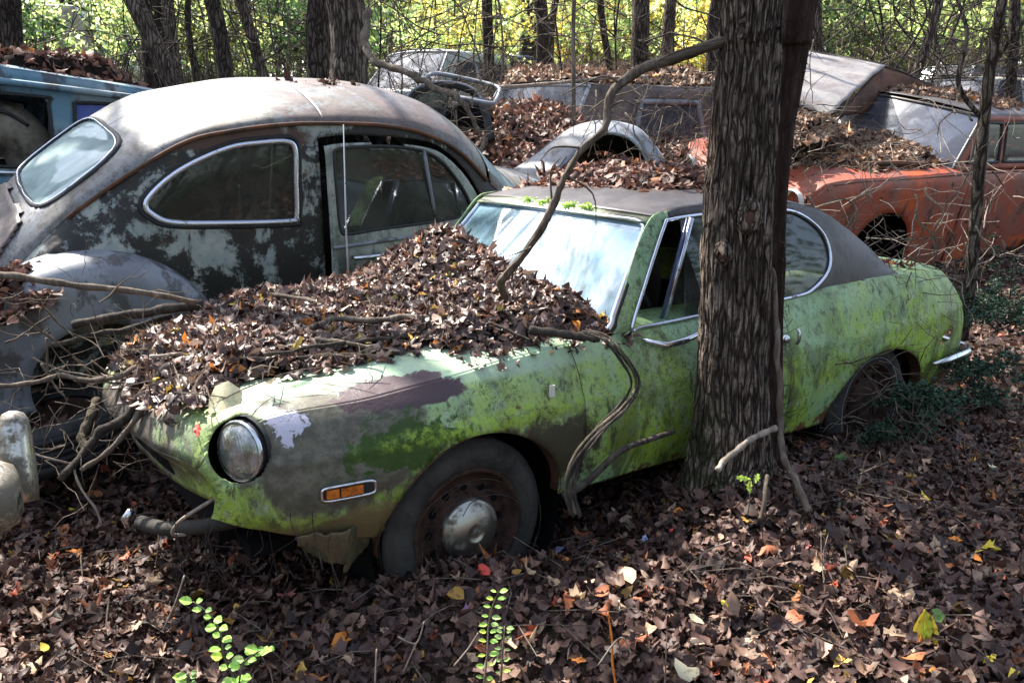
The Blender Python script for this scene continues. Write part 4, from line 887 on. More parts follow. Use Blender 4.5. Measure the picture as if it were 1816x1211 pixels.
# wreck drowned in leaves: only its arched door frame and a silver frame lie free
def door_frame():
    t = thing('wrecked_door', 'arched black door frame with greenish glass sticking out of the leaf mound', 'door')
    A = catmull([at(*p) for p in [(700, 232, 6.3), (712, 195, 6.4), (735, 165, 6.5), (775, 151, 6.6), (820, 155, 6.6), (848, 172, 6.6), (862, 205, 6.5), (872, 250, 6.4)]], 6)
    V, F = tube(A, .030, 10); mk('frame', V, F, MAT['dark_trim'], t, True)
    V, F = tube(A[8:34]+np.array([0, -.035, .02]), .010, 6); mk('frame_trim', V, F, MAT['light_grey'], t, True)
    q = np.array([[at(u0+(u1-u0)*a, v0+(v1-v0)*a, 6.62) for a in np.linspace(0, 1, 6)] for (u0, v0), (u1, v1) in zip([(712, 198), (728, 176), (748, 164), (775, 157), (800, 156)], [(740, 235), (755, 228), (768, 220), (780, 212), (790, 205)])])
    surf('glass', q, MAT['side_glass'], t, thick=0)
    V, F = tube(catmull([at(795, 240, 6.8), at(785, 195, 6.8), at(798, 168, 6.8), at(815, 160, 6.8)], 5), .012, 6); mk('inner_frame', V, F, MAT['dark_trim'], t, True)
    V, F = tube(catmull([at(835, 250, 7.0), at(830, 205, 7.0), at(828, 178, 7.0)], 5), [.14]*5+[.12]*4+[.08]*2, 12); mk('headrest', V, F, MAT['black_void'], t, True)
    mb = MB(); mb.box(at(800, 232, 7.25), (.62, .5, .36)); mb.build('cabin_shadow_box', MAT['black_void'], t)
    t2 = thing('silver_frame', 'bent silver grey window frame lying on top of the wrecked door and leaves', 'frame')
    V, F = tube(catmull([at(*p) for p in [(748, 156, 6.4), (756, 138, 6.5), (775, 131, 6.7), (830, 141, 6.7), (878, 153, 6.6), (886, 162, 6.5), (880, 178, 6.4), (872, 184, 6.3), (835, 178, 6.3), (800, 172, 6.3)]], 5), [.016]*46, 8); mk('rail', V, F, MAT['light_grey'], t2, True)
    q = np.array([[at(u, v, 6.35) for u, v in r] for r in ([(800, 168), (800, 178)], [(838, 172), (838, 186)], [(872, 176), (870, 192)])]); surf('panel', q, MAT['light_grey'], t2, thick=.01)
door_frame()
# far cars between the trunks
def far_car(name, label, cat, u, v, Y, yaw, col, roofz=1.42, n=2.0, glass='grey_glass'):
    p = at(u, v, Y); z = p[2]-roofz
    return sedan(name, label, cat, (p[0], p[1], z), yaw, 0, 0, -n, n, [(-n, .6), (-n+.15, .8), (0, .88), (n, .78)], [(-n, .6, .7, .25), (-n+.15, .78, .76, .2), (0, .86, .78, .2), (n, .76, .7, .25)],
        dict(wsb=-.75, wst=-.35, rrt=.85, rrb=1.3, belt=.88, hb=.68, ht=.56, roof=roofz-.02, seam=-.5, side=col, frame='silver'), [dict(p=rp(-.42, .15, .92, 1.26, .03, .2, 0)), dict(p=rp(.22, .95, .92, 1.26, .03, 0, -.1))], col, col, [circ(-1.3, .3, .36), circ(1.3, .3, .36)], glass)[0]
far_car('white_car', 'pale white and teal car far back among the saplings, left of the blue one', 'car', 772, 92, 12.5, .9, 'white_far')
far_car('blue_car', 'dark blue car far back whose roof shows as a thin bright stripe', 'car', 835, 100, 14.0, .3, 'navy_far', 1.36)
far_car('dark_green_car', 'dark far car under brush at the right edge, teal patch behind it', 'car', 1690, 118, 12.5, .5, 'dark_trim', 1.40)
far_car('tan_car', 'tan yellowish car far back on the right beneath the saplings', 'car', 1720, 140, 10.8, .4, 'tan_far', 1.30)
far_car('pale_van', 'pale square bodied van in the far top left corner behind the trunks', 'van', 60, 12, 17.0, .2, 'tan_far', 2.1, 1.9)
far_car('white_van', 'white far vehicle partly seen between two trunks upper left', 'van', 310, 22, 19.0, .2, 'white_far', 2.0, 1.6)
# tipped bonnet sheets at right, behind the big tree
def sheet(name, P, label, cat, mat='sheet', th=.012, dent=.02, n=14):
    P = [np.array(p) for p in P]; G = np.array([[(P[0]*(1-a)+P[1]*a)*(1-b)+(P[3]*(1-a)+P[2]*a)*b for b in np.linspace(0, 1, n)] for a in np.linspace(0, 1, n)])
    G[..., 2] += .008*np.sin(np.linspace(0, math.pi, n))[None]
    o = surf(name, G, MAT[mat], None, thick=th, dent=dent); return tag(o, label, cat)
sheet('bonnet_panel', [at(1425, 92, 8.6), at(1570, 116, 8.2), at(1470, 203, 6.9), at(1395, 178, 7.1)], 'pale grey bent bonnet sheet tipped up behind the big tree, leaves sliding down it', 'panel')
sheet('folded_panel', [at(1425, 90, 8.7), at(1560, 112, 8.25), at(1655, 152, 8.6), at(1560, 160, 9.6)], 'dark edged folded metal sheet sloping right from the tipped bonnet', 'panel', 'brown_paint')
sheet('side_panel', [at(1562, 118, 8.25), at(1650, 150, 8.55), at(1560, 200, 8.4), at(1490, 205, 7.2)], 'rusty brown underside sheet in shadow below the tipped bonnet', 'panel', 'rust')
# the loose pale fender behind the coupe's roof
def fender_piece():
    t = thing('loose_fender', 'pale grey arched fender lying in the leaves behind the coupe roof', 'fender')
    pts = [(868, 328, 5.5), (905, 305, 5.55), (950, 275, 5.6), (1000, 235, 5.7), (1050, 216, 5.8), (1098, 217, 5.9), (1138, 232, 6.0), (1172, 275, 6.05), (1200, 330, 6.05)]
    A = catmull([at(*p) for p in pts], 5); n = len(A)
    inn = [(915, 335, 5.25), (962, 318, 5.3), (1002, 292, 5.35), (1032, 262, 5.45), (1060, 242, 5.5), (1090, 238, 5.6), (1120, 252, 5.65), (1146, 285, 5.7), (1162, 335, 5.7)]
    B = catmull([at(*p) for p in inn], 5)
    G = np.array([[A[i]*(1-b)+B[i]*b+np.array([0, -.01, .012])*math.sin(b*math.pi) for b in np.linspace(0, 1, 10)] for i in range(n)])
    surf('outer_skin', G, MAT['light_grey'], t, thick=.01, dent=.01)
    D = np.array([[B[i]+(np.array([0, .55, -.12]))*b for b in np.linspace(0, 1, 6)] for i in range(n)]); surf('inner_arch', D, MAT['black_void'], t)
    G2 = np.array([[A[i]+(np.array([-.1, .35, -.12]))*b for b in np.linspace(0, 1, 6)] for i in range(n)]); surf('upper_skin', G2, MAT['light_grey'], t, thick=.01)
fender_piece()
# tyre on the ground, and the chrome bumper close on the left
def lying_tyre():
    t = thing('old_tyre', 'black tyre lying flat with leaves in its middle, left of the coupe nose', 'tyre', (-1.81, 3.12, .27))
    V, F = _tyre(.30, .17, .185); V = V[:, [0, 2, 1]]; mk('tyre', V, F[::-1] if 0 else F, MAT['rubber'], t, True)
    V, F = lathe([(.188, .06), (.178, .07), (.172, .05), (.165, .0), (.15, -.03), (.06, -.03), (.05, -.01), (0, -.01)], 36, 2); mk('rim', V, F, MAT['rim_rust'], t, True)
    t.rotation_euler = (.06, -.10, 0)
lying_tyre()
def near_bumper():
    t = thing('chrome_bumper', 'tarnished chrome bumper end with upright overrider at the left edge', 'bumper')
    c = at(56, 872, 1.76)
    V, F = lathe([(0, 0), (.05, .002), (.08, .012), (.095, .035), (.098, .07), (.09, .12), (.085, .5)], 36, 1)
    V = V*np.array([1, 1, .78]); r = R_(118); ca, sa = math.cos(r), math.sin(r); V = np.stack([V[:, 0]*ca-V[:, 1]*sa, V[:, 0]*sa+V[:, 1]*ca, V[:, 2]], 1)
    mk('bumper_bar', V+c+np.array([-.02, .0, 0]), F, MAT['bumper'], t, True)
    p0, p1 = at(22, 728, 1.86), at(34, 890, 1.80)
    P = np.array([p0+(p1-p0)*q for q in (0, .03, .10, .25, .5, .75, 1.0)]); V, F = tube(P, [.008, .022, .031, .036, .040, .042, .042], 20); mk('overrider', V, F, MAT['bumper'], t, True)
near_bumper()
# ------------------------------------------------------------ trees
def trunk_mesh(P, r, k=24, furrow=.012, seed=0.0, flare=0.0, vs=1.6, hs=9.0, sub=None):
    """rough trunk: ridged radius along a smooth path"""
    P = np.asarray(P, float); V, F = tube(P, 1.0, k, True); n = len(P); r = np.broadcast_to(np.asarray(r, float), (n,))
    W = V.reshape(n, k, 3)-P[:, None]; out = np.zeros((n, k, 3))
    for i in range(n):
        z = P[i][2]
        for q in range(k):
            d = W[i, q]; a = Vector((d[0]*hs*.5, d[1]*hs*.5, z*vs+seed))
            f = mnoise.noise(Vector((d[0]*2, d[1]*2, z*.8+seed)))*.10*r[i]
            if furrow:
                g = abs(mnoise.noise(a))+.5*abs(mnoise.noise(a*2.1)); f += furrow*(.5-g*2.0)
            out[i, q] = P[i]+d*(r[i]+f)
    return out.reshape(-1, 3), F
def tree(name, label, pts, rad, mat='bark_dark', k=10, group=None, n=6, furrow=.0, limbs=(), seed=0., top=None, cat='tree'):
    P = catmull(pts, n); r = np.interp(np.linspace(0, len(pts)-1, len(P)), range(len(pts)), rad)
    t = thing(name, label, cat, (0, 0, 0), 0, group)
    base = Vector(P[0]); t.location = base
    V, F = trunk_mesh(P, r, k, furrow, seed) if furrow else tube(P, r, k)
    o = mk('trunk', V-np.array(base), F, MAT[mat], t, True)
    for lp, lr in limbs:
        Q = catmull(lp, 5); V, F = tube(Q, np.linspace(lr[0], lr[1], len(Q)), 7); mk('limb', V-np.array(base), F, MAT[mat], t, True)
    return t, P
def gz(x, y): return float(terrain(np.array([x]), np.array([y]))[0])
SUNV = np.array(sdir)
LIT = [(-.35, 3.0, .85, 1.0), (-.15, 2.75, .8, .5), (.1, 3.3, .95, .6), (-1.85, 3.9, 1.35, .12), (2.4, 6.6, 1.2, 1.3), (.75, 1.65, .2, .2), (.7, 4.3, 1.2, .6), (.4, 1.6, .2, .3), (.3, 6.5, 1.2, 1.0), (3, 8, 1.5, 1.4)]
def sun_gap(Cn):                       # gaps cut in the canopy along sun rays so chosen spots are lit
    ok = np.ones(len(Cn), bool)
    for x, y, z, g in LIT:
        d = Cn-np.array([x, y, z]); t = d@SUNV; q = np.linalg.norm(d-t[:, None]*SUNV, axis=1); ok &= ~((q < g+.35) & (t > 3))
    return Cn[ok]
def leafquads(Cn, spread, per, size, rg, flat=.7, fold=.25):
    """clusters of folded two-triangle leaves"""
    n = len(Cn)*per; c = np.repeat(Cn, per, 0)+rg.normal(0, 1, (n, 3))*spread*np.array([1, 1, flat])
    s = size*rg.uniform(.5, 1.4, n)
    u = rg.normal(0, 1, (n, 3)); u[:, 2] = u[:, 2]*.6-.25; u /= np.linalg.norm(u, axis=1)[:, None]
    a = rg.normal(0, 1, (n, 3)); w_ = np.cross(u, a); w_ /= np.linalg.norm(w_, axis=1)[:, None]; nn = np.cross(u, w_)
    wd = rg.uniform(.26, .5, n)
    A = c; B = c+u*s[:, None]*.45+w_*(s*wd)[:, None]+nn*(s*fold)[:, None]; D = c+u*s[:, None]*.45-w_*(s*wd)[:, None]+nn*(s*fold)[:, None]; E = c+u*s[:, None]
    V = np.stack([A, B, E, D], 1).reshape(-1, 3); i = np.arange(n)*4
    F = np.concatenate([np.stack([i, i+1, i+2], 1), np.stack([i, i+2, i+3], 1)]); F = F[np.argsort(np.tile(np.arange(n), 2), kind='stable')]
    return V, F
# --- the big tree in front of the coupe
def big_tree():
    Lf = [(1200, 858), (1216, 805), (1226, 745), (1236, 650), (1240, 560), (1243, 450), (1250, 350), (1262, 240), (1270, 150), (1280, 60), (1284, 0)]
    Rt = [(1385, 840), (1366, 790), (1362, 740), (1358, 650), (1362, 560), (1366, 450), (1371, 350), (1376, 240), (1382, 150), (1386, 60), (1389, 0)]
    Y = 2.62; P, r = [], []
    for (a, v), (b, _) in zip(Lf, Rt):
        p0, p1 = at(a, v, Y), at(b, v, Y); P.append((p0+p1)/2); r.append(np.linalg.norm(p1-p0)/2)
    P = [P[0]+np.array([0, 0, -.15])]+P+[P[-1]+np.array([.05, .05, 1.2]), P[-1]+np.array([0, .3, 3.5]), P[-1]+np.array([-.3, .6, 6.0])]; r = [r[0]*1.12]+r+[r[-1]*.92, r[-1]*.7, r[-1]*.35]
    q = catmull(P, 26); rr = np.interp(np.linspace(0, len(P)-1, len(q)), range(len(P)), r)
    t = thing('big_tree', 'thick ridged bark tree standing in front of the coupe door', 'tree', P[0])
    V, F = trunk_mesh(q, rr, 120, .013, 3.0, 0, 2.6, 24.0); o = mk('trunk', V-np.array(P[0]), F, MAT['bark_plate'], t, True)
    # burl and branch stub
    for (u, v, s) in ((1330, 384, .036), (1284, 449, .024), (1318, 52, .016)):
        c = at(u, v, 2.62-.108); V, F = lathe([(0, -.10), (.35, -.15), (.55, -.40), (.85, -.45), (1.15, -.2), (1.25, .5)], 26, 1); V = V*np.array([s*.85, s*.8, s*1.3]); V = V+np.array([mnoise.noise_vector(Vector(x)*60) for x in V])*.007
        mk('branch_scar', V+c-np.array(P[0]), F, MAT['bark_plate'], t, True)
        V, F = lathe([(0, -.35), (.4, -.30), (.6, -.1)], 16, 1); V = V*np.array([s*.8, s*.6, s*1.3]); mk('scar_wood', V+c-np.array(P[0])+np.array([-.004, -.004, -.008]), F, MAT['rust'], t, True)
    c = at(1285, 445, 2.49); V, F = tube([c+np.array([0, .06, .01]), c+np.array([-.005, .0, .0]), c+np.array([-.012, -.035, -.006])], [.015, .012, .003], 10); V = V+np.array([mnoise.noise_vector(Vector(x)*60) for x in V])*.006; mk('branch_stub', V-np.array(P[0]), F, MAT['twig'], t, True)
    # long limb bending down on to the bonnet
    L = [at(1300, 68, 2.62), at(1240, 88, 2.60), at(1185, 108, 2.56), at(1140, 122, 2.53), at(1090, 158, 2.50), at(1078, 190, 2.49), at(1072, 228, 2.48), at(1030, 268, 2.47), at(1000, 318, 2.46), at(984, 358, 2.46), at(965, 398, 2.46), at(930, 450, 2.50), at(900, 485, 2.55), at(888, 503, 2.58), at(898, 530, 2.62)]
    q = catmull(L, 8); rr = np.interp(np.linspace(0, 14, len(q)), [0, 2, 4, 5, 8, 9, 11, 13, 14], [.018, .015, .014, .011, .0095, .012, .011, .014, .010])
    V, F = trunk_mesh(q, rr, 18, .004, 9, 0, 8, 26); mk('limb', V-np.array(P[0]), F, MAT['twig'], t, True)
    rgk = np.random.default_rng(15)
    for k in (9, 22, 30, 41, 55, 63, 74, 86, 97):
        a = q[min(k, len(q)-1)]; d = np.array([rgk.normal(0, .7), rgk.normal(0, .3), rgk.normal(.1, .6)]); d /= np.linalg.norm(d); L_ = rgk.uniform(.06, .20)
        V, F = tube(catmull([a, a+d*L_*.5+rgk.normal(0, .012, 3), a+d*L_+rgk.normal(0, .03, 3)], 4), np.linspace(.0042, .0012, 9), 5); mk('twig', V-np.array(P[0]), F, MAT['twig'], t, True)
    rg = np.random.default_rng(5); top = P[-2]; cl = sun_gap(top+rg.normal(0, 1, (60, 3))*np.array([1.5, 1.5, 1.0]))
    V, F = leafquads(cl, .35, 40, .11, rg); o = mk('crown', V-np.array(P[0]), F, MAT['leaf_canopy'], t)
    for c in cl[:16]:
        V, F = tube(catmull([P[-3], (P[-3]+c)/2+rg.normal(0, .1, 3), c], 4), np.linspace(.03, .006, 9), 6); mk('limb', V-np.array(P[0]), F, MAT['bark_main'], t, True)
big_tree()
def furry_trunk():
    Y = 2.86; pts = [(1366, 840, 30), (1368, 780, 22), (1366, 700, 22), (1368, 620, 20), (1372, 540, 18), (1376, 440, 16), (1380, 330, 16), (1388, 220, 20), (1400, 120, 26), (1408, 50, 30), (1412, 0, 32)]
    P = [at(u, v, Y) for u, v, _ in pts]; r = [h/1500*Y for *_, h in pts]
    P.append(P[-1]+np.array([.1, .1, 1.5])); r.append(r[-1]*.9); P.append(P[-1]+np.array([.2, .2, 3])); r.append(r[-1]*.6)
    t, q = tree('shaggy_tree', 'dark shaggy brown trunk pressed against the right side of the big tree', P, r, 'furry', 40, n=14, furrow=.010, seed=8)
    rg = np.random.default_rng(9); V_, F_ = [], []
    mb = MB()
    for i in range(260):
        k = rg.integers(0, len(q)-20); a = rg.uniform(0, 6.28); rad = np.interp(k, range(len(q)), np.interp(np.linspace(0, len(r)-1, len(q)), range(len(r)), r))
        d = np.array([math.cos(a), math.sin(a), 0]); p = q[k]+d*rad*.97; L = rg.uniform(.02, .05)
        mb.tube([p, p+d*L*.6+np.array([0, 0, rg.uniform(-.02, .02)]), p+d*L+rg.normal(0, .02, 3)], [.0016, .0012, .0006], 3, False)
    o = mb.build('root_hairs', MAT['furry'], t); o.location = -Vector(t.location); o['kind'] = 'stuff'
furry_trunk()
# --- named background trunks: (name label, top px, bottom px, v at the base, half width px, depth, bark)
BT_ = [('dark trunk at the far left edge above the blue wagon', 5, 12, 70, 24, 8.2, 'bark_dark'),
 ('leaning dark trunk rising over the right end of the blue wagon roof', 228, 278, 100, 18, 8.0, 'bark_olive'),
 ('thin dark trunk close beside the leaning one over the blue wagon', 262, 262, 110, 9, 9.5, 'bark_dark'),
 ('sunlit reddish trunk between the two dark ones upper left', 303, 312, 95, 12, 10.5, 'bark_brown'),
 ('pencil thin dark trunk left of the curved one', 333, 340, 135, 6, 9.0, 'bark_dark'),
 ('curved dark trunk just above the rounded saloon roof', 370, 398, 140, 15, 7.6, 'bark_dark'),
 ('olive forked sapling trunk over the middle of the rounded saloon', 432, 462, 130, 11, 9.0, 'bark_olive'),
 ('nearly black trunk pressed behind the stout one in the middle left', 562, 568, 135, 22, 7.6, 'bark_dark'),
 ('stout grey brown trunk rising behind the rounded saloon roof', 608, 624, 165, 37, 6.9, 'bark_brown'),
 ('dark trunk with a side branch right of the white far car', 863, 868, 100, 11, 12, 'bark_dark'),
 ('straight dark trunk standing in the middle of the far brush', 955, 960, 118, 13, 11.5, 'bark_dark'),
 ('slim grey trunk touching the right side of the straight dark one', 985, 975, 112, 7, 12.0, 'bark_brown'),
 ('slender pale sapling in front of the brown wagon roof', 1018, 1022, 180, 4.5, 6.6, 'twig'),
 ('thin twisted trunk left of the needle clad one', 1070, 1075, 130, 7, 10, 'bark_dark'),
 ('trunk wrapped in green needles over the brown wagon roof', 1138, 1135, 118, 17, 10.5, 'bark_dark'),
 ('dark reddish trunk left of the big tree in the far brush', 1190, 1185, 105, 12, 11, 'bark_brown'),
 ('narrow trunk half hidden just left of the big tree', 1270, 1262, 110, 12, 11, 'bark_dark'),
 ('grey trunk seen just right of the shaggy one', 1452, 1450, 95, 11, 10, 'bark_brown'),
 ('bent olive trunk over the folded metal sheet', 1665, 1620, 150, 9, 8.6, 'bark_olive'),
 ('dark trunk near the top right corner', 1796, 1790, 130, 10, 9.5, 'bark_dark')]
CROWNS = []  # out-of-frame crowns added to some trunks to shade the foreground
for i, (lab, ut, ub, vb, hw_, Y, bk) in enumerate(BT_):
    rg = np.random.default_rng(100+i)
    b = at(ub, vb, Y); tp = at(ut, 0, Y); g0 = gz(b[0], b[1])
    sl = (tp-b)/(tp[2]-b[2]); sl[0] = np.clip(sl[0], -.35, .35); f_ = lambda z: b+sl*(z-b[2])
    zs = [min(g0, b[2])-.15]; zs += list(np.linspace(zs[0]+.35, tp[2]+.3, 5)) + [tp[2]+1.2, tp[2]+2.6, tp[2]+4.6]
    P = [f_(z)+np.array([rg.normal(0, .022), rg.normal(0, .02), 0])*(0 if j == 0 else 1) for j, z in enumerate(zs)]
    r = hw_/1500*Y*.86; bk = {'bark_dark': 'plate_dark', 'bark_brown': 'plate_brown', 'bark_olive': 'plate_brown'}.get(bk, bk)
    tt, _q = tree('forest_tree', lab, P, [r*1.35, r*1.10, r*1.04, r*1.02, r, r*.96, r*.9, r*.75, r*.5], bk, 16 if hw_ < 20 else 40, 'trunks rising behind the cars', n=6 if hw_ < 20 else 14, furrow=.004 if hw_ < 20 else .010, seed=i*3.1)
    if lab.startswith(('stout grey', 'curved dark', 'dark reddish', 'olive forked')):
        P0 = np.array(P[0]); top = P[-1]+(np.array([-.3, -.1, 1.6]) if lab.startswith('stout') else np.array([0, 0, 2.2])); cl = rg.normal(0, 1, (96, 3)); cl /= np.linalg.norm(cl, axis=1)[:, None]; cl = cl*1.9*rg.uniform(.2, 1, (96, 1))**.5*np.array([1, 1, .45])+top; CROWNS.append((tt, P0, P[-2], cl, i))
# branches of the background trees that show
def stick(name, label, cat, pts, r0, r1, mat='twig', k=7, group=None, rough=.0):
    P = catmull(pts, 6); rr = np.linspace(r0, r1, len(P))
    if rough: P = P+np.array([mnoise.noise_vector(Vector(p)*12) for p in P])*rough
    V, F = tube(P, rr*(1+.15*np.sin(np.arange(len(P))*1.7)), k); b = V.mean(0)
    o = mk(name, V-b, F, MAT[mat], None, True); o.location = b; return tag(o, label, cat, group)
stick('hanging_vine', 'grey looping vine from the stout trunk down into the leaf mound', 'vine', [at(655, 20, 6.6), at(648, 75, 6.4), at(668, 112, 6.2), at(725, 132, 6.0), at(780, 158, 5.8), at(815, 172, 5.7), at(830, 200, 5.7), at(848, 232, 5.75)], .030, .014, 'twig', 9, rough=.03)
stick('hanging_vine', 'short pale dead branch standing in the leaf mound left of the loose fender', 'branch', [at(862, 245, 5.6), at(845, 290, 5.5), at(860, 312, 5.5), at(880, 330, 5.4)], .014, .010, 'twig')
stick('fallen_branch', 'long thin pole lying level across the far leaf mound', 'branch', [at(885, 155, 6.9), at(980, 148, 7.1), at(1060, 140, 7.3), at(1150, 136, 7.5)], .012, .014, 'twig_pale')
# right foreground sapling
tree('leaning_sapling', 'slim leaning sapling in front of the red saloon at right', [at(1705, 600, 4.6), at(1722, 480, 4.5), at(1735, 330, 4.45), at(1745, 215, 4.4), at(1762, 90, 4.35), at(1778, 0, 4.3), at(1800, -200, 4.3), at(1800, -900, 4.6)], [.036, .034, .031, .029, .027, .024, .020, .01], 'plate_brown', 14, furrow=.003, n=8,
     limbs=[([at(1745, 215, 4.4), at(1700, 150, 4.4), at(1715, 60, 4.4), at(1690, -20, 4.5)], (.014, .008)), ([at(1758, 120, 4.36), at(1800, 60, 4.3), at(1830, 20, 4.3)], (.012, .007))])

# --- saplings and understory between and beyond the trunks
SAPL = [('thin bare sapling among the brush behind the cars', 'twig_dark'), ('crooked pale sapling stem in the sunlit brush', 'twig'), ('slender dark sapling in the far thicket', 'bark_dark')]
rgs = np.random.default_rng(11)
for i in range(110):
    Y = rgs.uniform(8.5, 17); u = rgs.choice([rgs.uniform(420, 560), rgs.uniform(660, 1270), rgs.uniform(640, 900), rgs.uniform(1430, 1816), rgs.uniform(1430, 1816), rgs.uniform(0, 560)])
    x = (u-908)/1500*Y; z0 = gz(x, Y)-.1; r = rgs.uniform(.006, .020)*(Y/10); H_ = rgs.uniform(2.4, 4.2); k = rgs.integers(0, 3); lean = rgs.normal(0, .10, 2)
    bend = .22 if u > 1430 else .10
    P = [np.array([x, Y, z0])]; 
    for q in range(1, 6): P.append(P[-1]+np.array([lean[0]+rgs.normal(0, bend), lean[1]*.5+rgs.normal(0, bend*.5), H_/5]))
    lm = []
    for q in range(rgs.integers(2, 6)):
        j = rgs.integers(1, 5); a = P[j]; d = np.array([rgs.normal(0, .5), rgs.normal(0, .3), rgs.uniform(.1, .6)]); lm.append(([a, a+d*.5+rgs.normal(0, .05, 3), a+d+rgs.normal(0, .12, 3)], (r*.5, r*.15)))
    Pc = catmull(P, 4); t = thing('sapling', SAPL[k][0], 'sapling', P[0], 0, 'saplings in the brush behind the cars, '+SAPL[k][0].split(' ')[0]); V, F = tube(Pc, np.linspace(r, r*.4, len(Pc)), 6); mk('stem', V-P[0], F, MAT[SAPL[k][1]], t, True)
    for lp, lr in lm: V, F = tube(catmull(lp, 3), np.linspace(lr[0], lr[1], 7), 4); mk('limb', V-P[0], F, MAT[SAPL[k][1]], t, True)
# brush tangle: thousands of thin arching stems, uncountable
def brush(name, label, u0, u1, Y0, Y1, n, mat, seed, h=(.5, 1.6), r=(.002, .006)):
    rg = np.random.default_rng(seed); Vs, Fs, off = [], [], 0
    for i in range(n):
        Y = rg.uniform(Y0, Y1); x = (rg.uniform(u0, u1)-908)/1500*Y; z = gz(x, Y); L = rg.uniform(*h); d = rg.normal(0, .45, 2)
        P = np.array([(x+d[0]*q*L*(1+q)+rg.normal(0, .03), Y+d[1]*q*L*.6, z+L*(q*1.5-q*q*rg.uniform(.5, .9))) for q in np.linspace(0, 1, 7)])
        V, F = tube(P, np.linspace(1, .3, 7)*rg.uniform(*r)*(Y/8), 3, False); Vs.append(V); Fs.append(np.array(F)+off); off += len(V)
    o = mk(name, np.concatenate(Vs), np.concatenate(Fs), MAT[mat], None); return tag(o, label, 'brush', kind='stuff')
brush('brush', 'tangle of bare brown stems behind the middle cars', 640, 1290, 8.6, 15, 1500, 'twig', 21, (.6, 2.0))
brush('brush', 'pale arching bramble stems above the red saloon', 1420, 1850, 8.8, 15, 1400, 'twig', 22, (.8, 2.2))
brush('brush', 'dark bare stems around the trunks upper left', 180, 600, 8.5, 15, 900, 'twig_dark', 23, (.6, 2.0))
brush('brush', 'dead stems hanging over the leaf mound behind the loose fender', 820, 1250, 5.6, 7.8, 600, 'twig', 24, (.9, 1.7), (.001, .0028))
# bushes: each a thing with stems and foliage
def bush(label, u, v, Y, rad, mat, n, size, seed, group, name='bush', flat=.8, stems=True):
    rg = np.random.default_rng(seed); c = at(u, v, Y); g0 = gz(c[0], c[1])
    t = thing(name, label, 'bush' if name == 'bush' else 'tree', (c[0], c[1], g0), 0, group)
    cl = rg.normal(0, 1, (max(6, n//22), 3)); cl /= np.linalg.norm(cl, axis=1)[:, None]; cl = cl*rad*rg.uniform(.25, 1, (len(cl), 1))**.6*np.array([1, .8, flat])+c
    V, F = leafquads(cl, rad*.13, 22, size, rg); mk('foliage', V-np.array([c[0], c[1], g0]), F, MAT[mat], t)
    if stems:
        mb = MB()
        for q in cl[:: max(1, len(cl)//9)]: mb.tube(catmull([(c[0], c[1], g0-.05), (c[0]*.5+q[0]*.5, c[1]*.5+q[1]*.5, (g0+q[2])*.5), q], 3), np.linspace(.018, .004, 7), 4, False)
        o = mb.build('stems', MAT['twig'], t); o.location = (-c[0], -c[1], -g0); o['kind'] = 'stuff'
    return t
rgb = np.random.default_rng(31)
kinds = dict(y=('leaf_yellow', 'sunlit yellow leaved bush in the far woods'), l=('leaf_lime', 'bright lime leaved bush in the far woods'), g=('leaf_green', 'deep green leaved bush in the far woods'), o=('leaf_olive', 'dull olive leaved bush behind the cars'))
def zone(wh, u0, u1, v0, v1, Y0, Y1, n, mix, rad, size, per):
    for i in range(n):
        k = rgb.choice(list(mix)); u, v, Y = rgb.uniform(u0, u1), rgb.uniform(v0, v1), rgb.uniform(Y0, Y1)
        bush(kinds[k][1].replace('in the far woods', '').replace('behind the cars', '').strip()+' '+wh, u, v, Y, rad*rgb.uniform(.7, 1.3)*Y/14, kinds[k][0], per, size*Y/14, int(rgb.integers(1e6)), kinds[k][1].split(' bush')[0]+' bushes '+wh)
zone('in the brush behind the brown wagon', 640, 1290, 10, 100, 13, 20, 16, 'yyylol', .9, .10, 700)
zone('far beyond the brown wagon', 640, 1290, -40, 80, 20, 32, 14, 'yylyy', 1.1, .12, 800)
zone('above the rounded saloon roof', 380, 640, 0, 110, 10, 18, 9, 'ogolg', .8, .085, 900)
zone('beyond the blue wagon', 0, 380, 0, 80, 11, 20, 12, 'ogolg', .9, .09, 700)
zone('behind the red saloon', 1430, 1830, 10, 130, 11, 18, 16, 'oolgo', .9, .08, 800)
zone('far beyond the red saloon', 1430, 1830, -40, 80, 18, 32, 14, 'llogl', 1.2, .11, 900)
# distant wood closing the view
def far_wood():
    rg = np.random.default_rng(77); n = 380
    a = rg.uniform(-1.0, 1.0, n); Y = rg.uniform(32, 60, n); x = a*Y*.95; zt = rg.uniform(0, 1, n)**.8*12
    cl = np.stack([x, Y, terrain(x, Y)+zt], 1); V, F = leafquads(cl, 1.0, 60, .34, rg)
    o = mk('far_wood', V, F, MAT['leaf_lime'], None); tag(o, 'distant yellow green wood closing the view behind the junk cars', 'woods', kind='stuff')
    mb = MB()
    for i in range(120):
        Y_ = rg.uniform(20, 50); x_ = rg.uniform(-.75, .75)*Y_; z = gz(x_, Y_); rr = rg.uniform(.06, .2)
        mb.tube([(x_, Y_, z-.2), (x_+rg.normal(0, .2), Y_, z+4), (x_+rg.normal(0, .6), Y_, z+12)], [rr, rr*.8, rr*.4], 6, False)
    o = mb.build('far_trunks', MAT['bark_dark'], None); tag(o, 'crowded dark trunks of the distant wood', 'woods', kind='stuff')
far_wood()
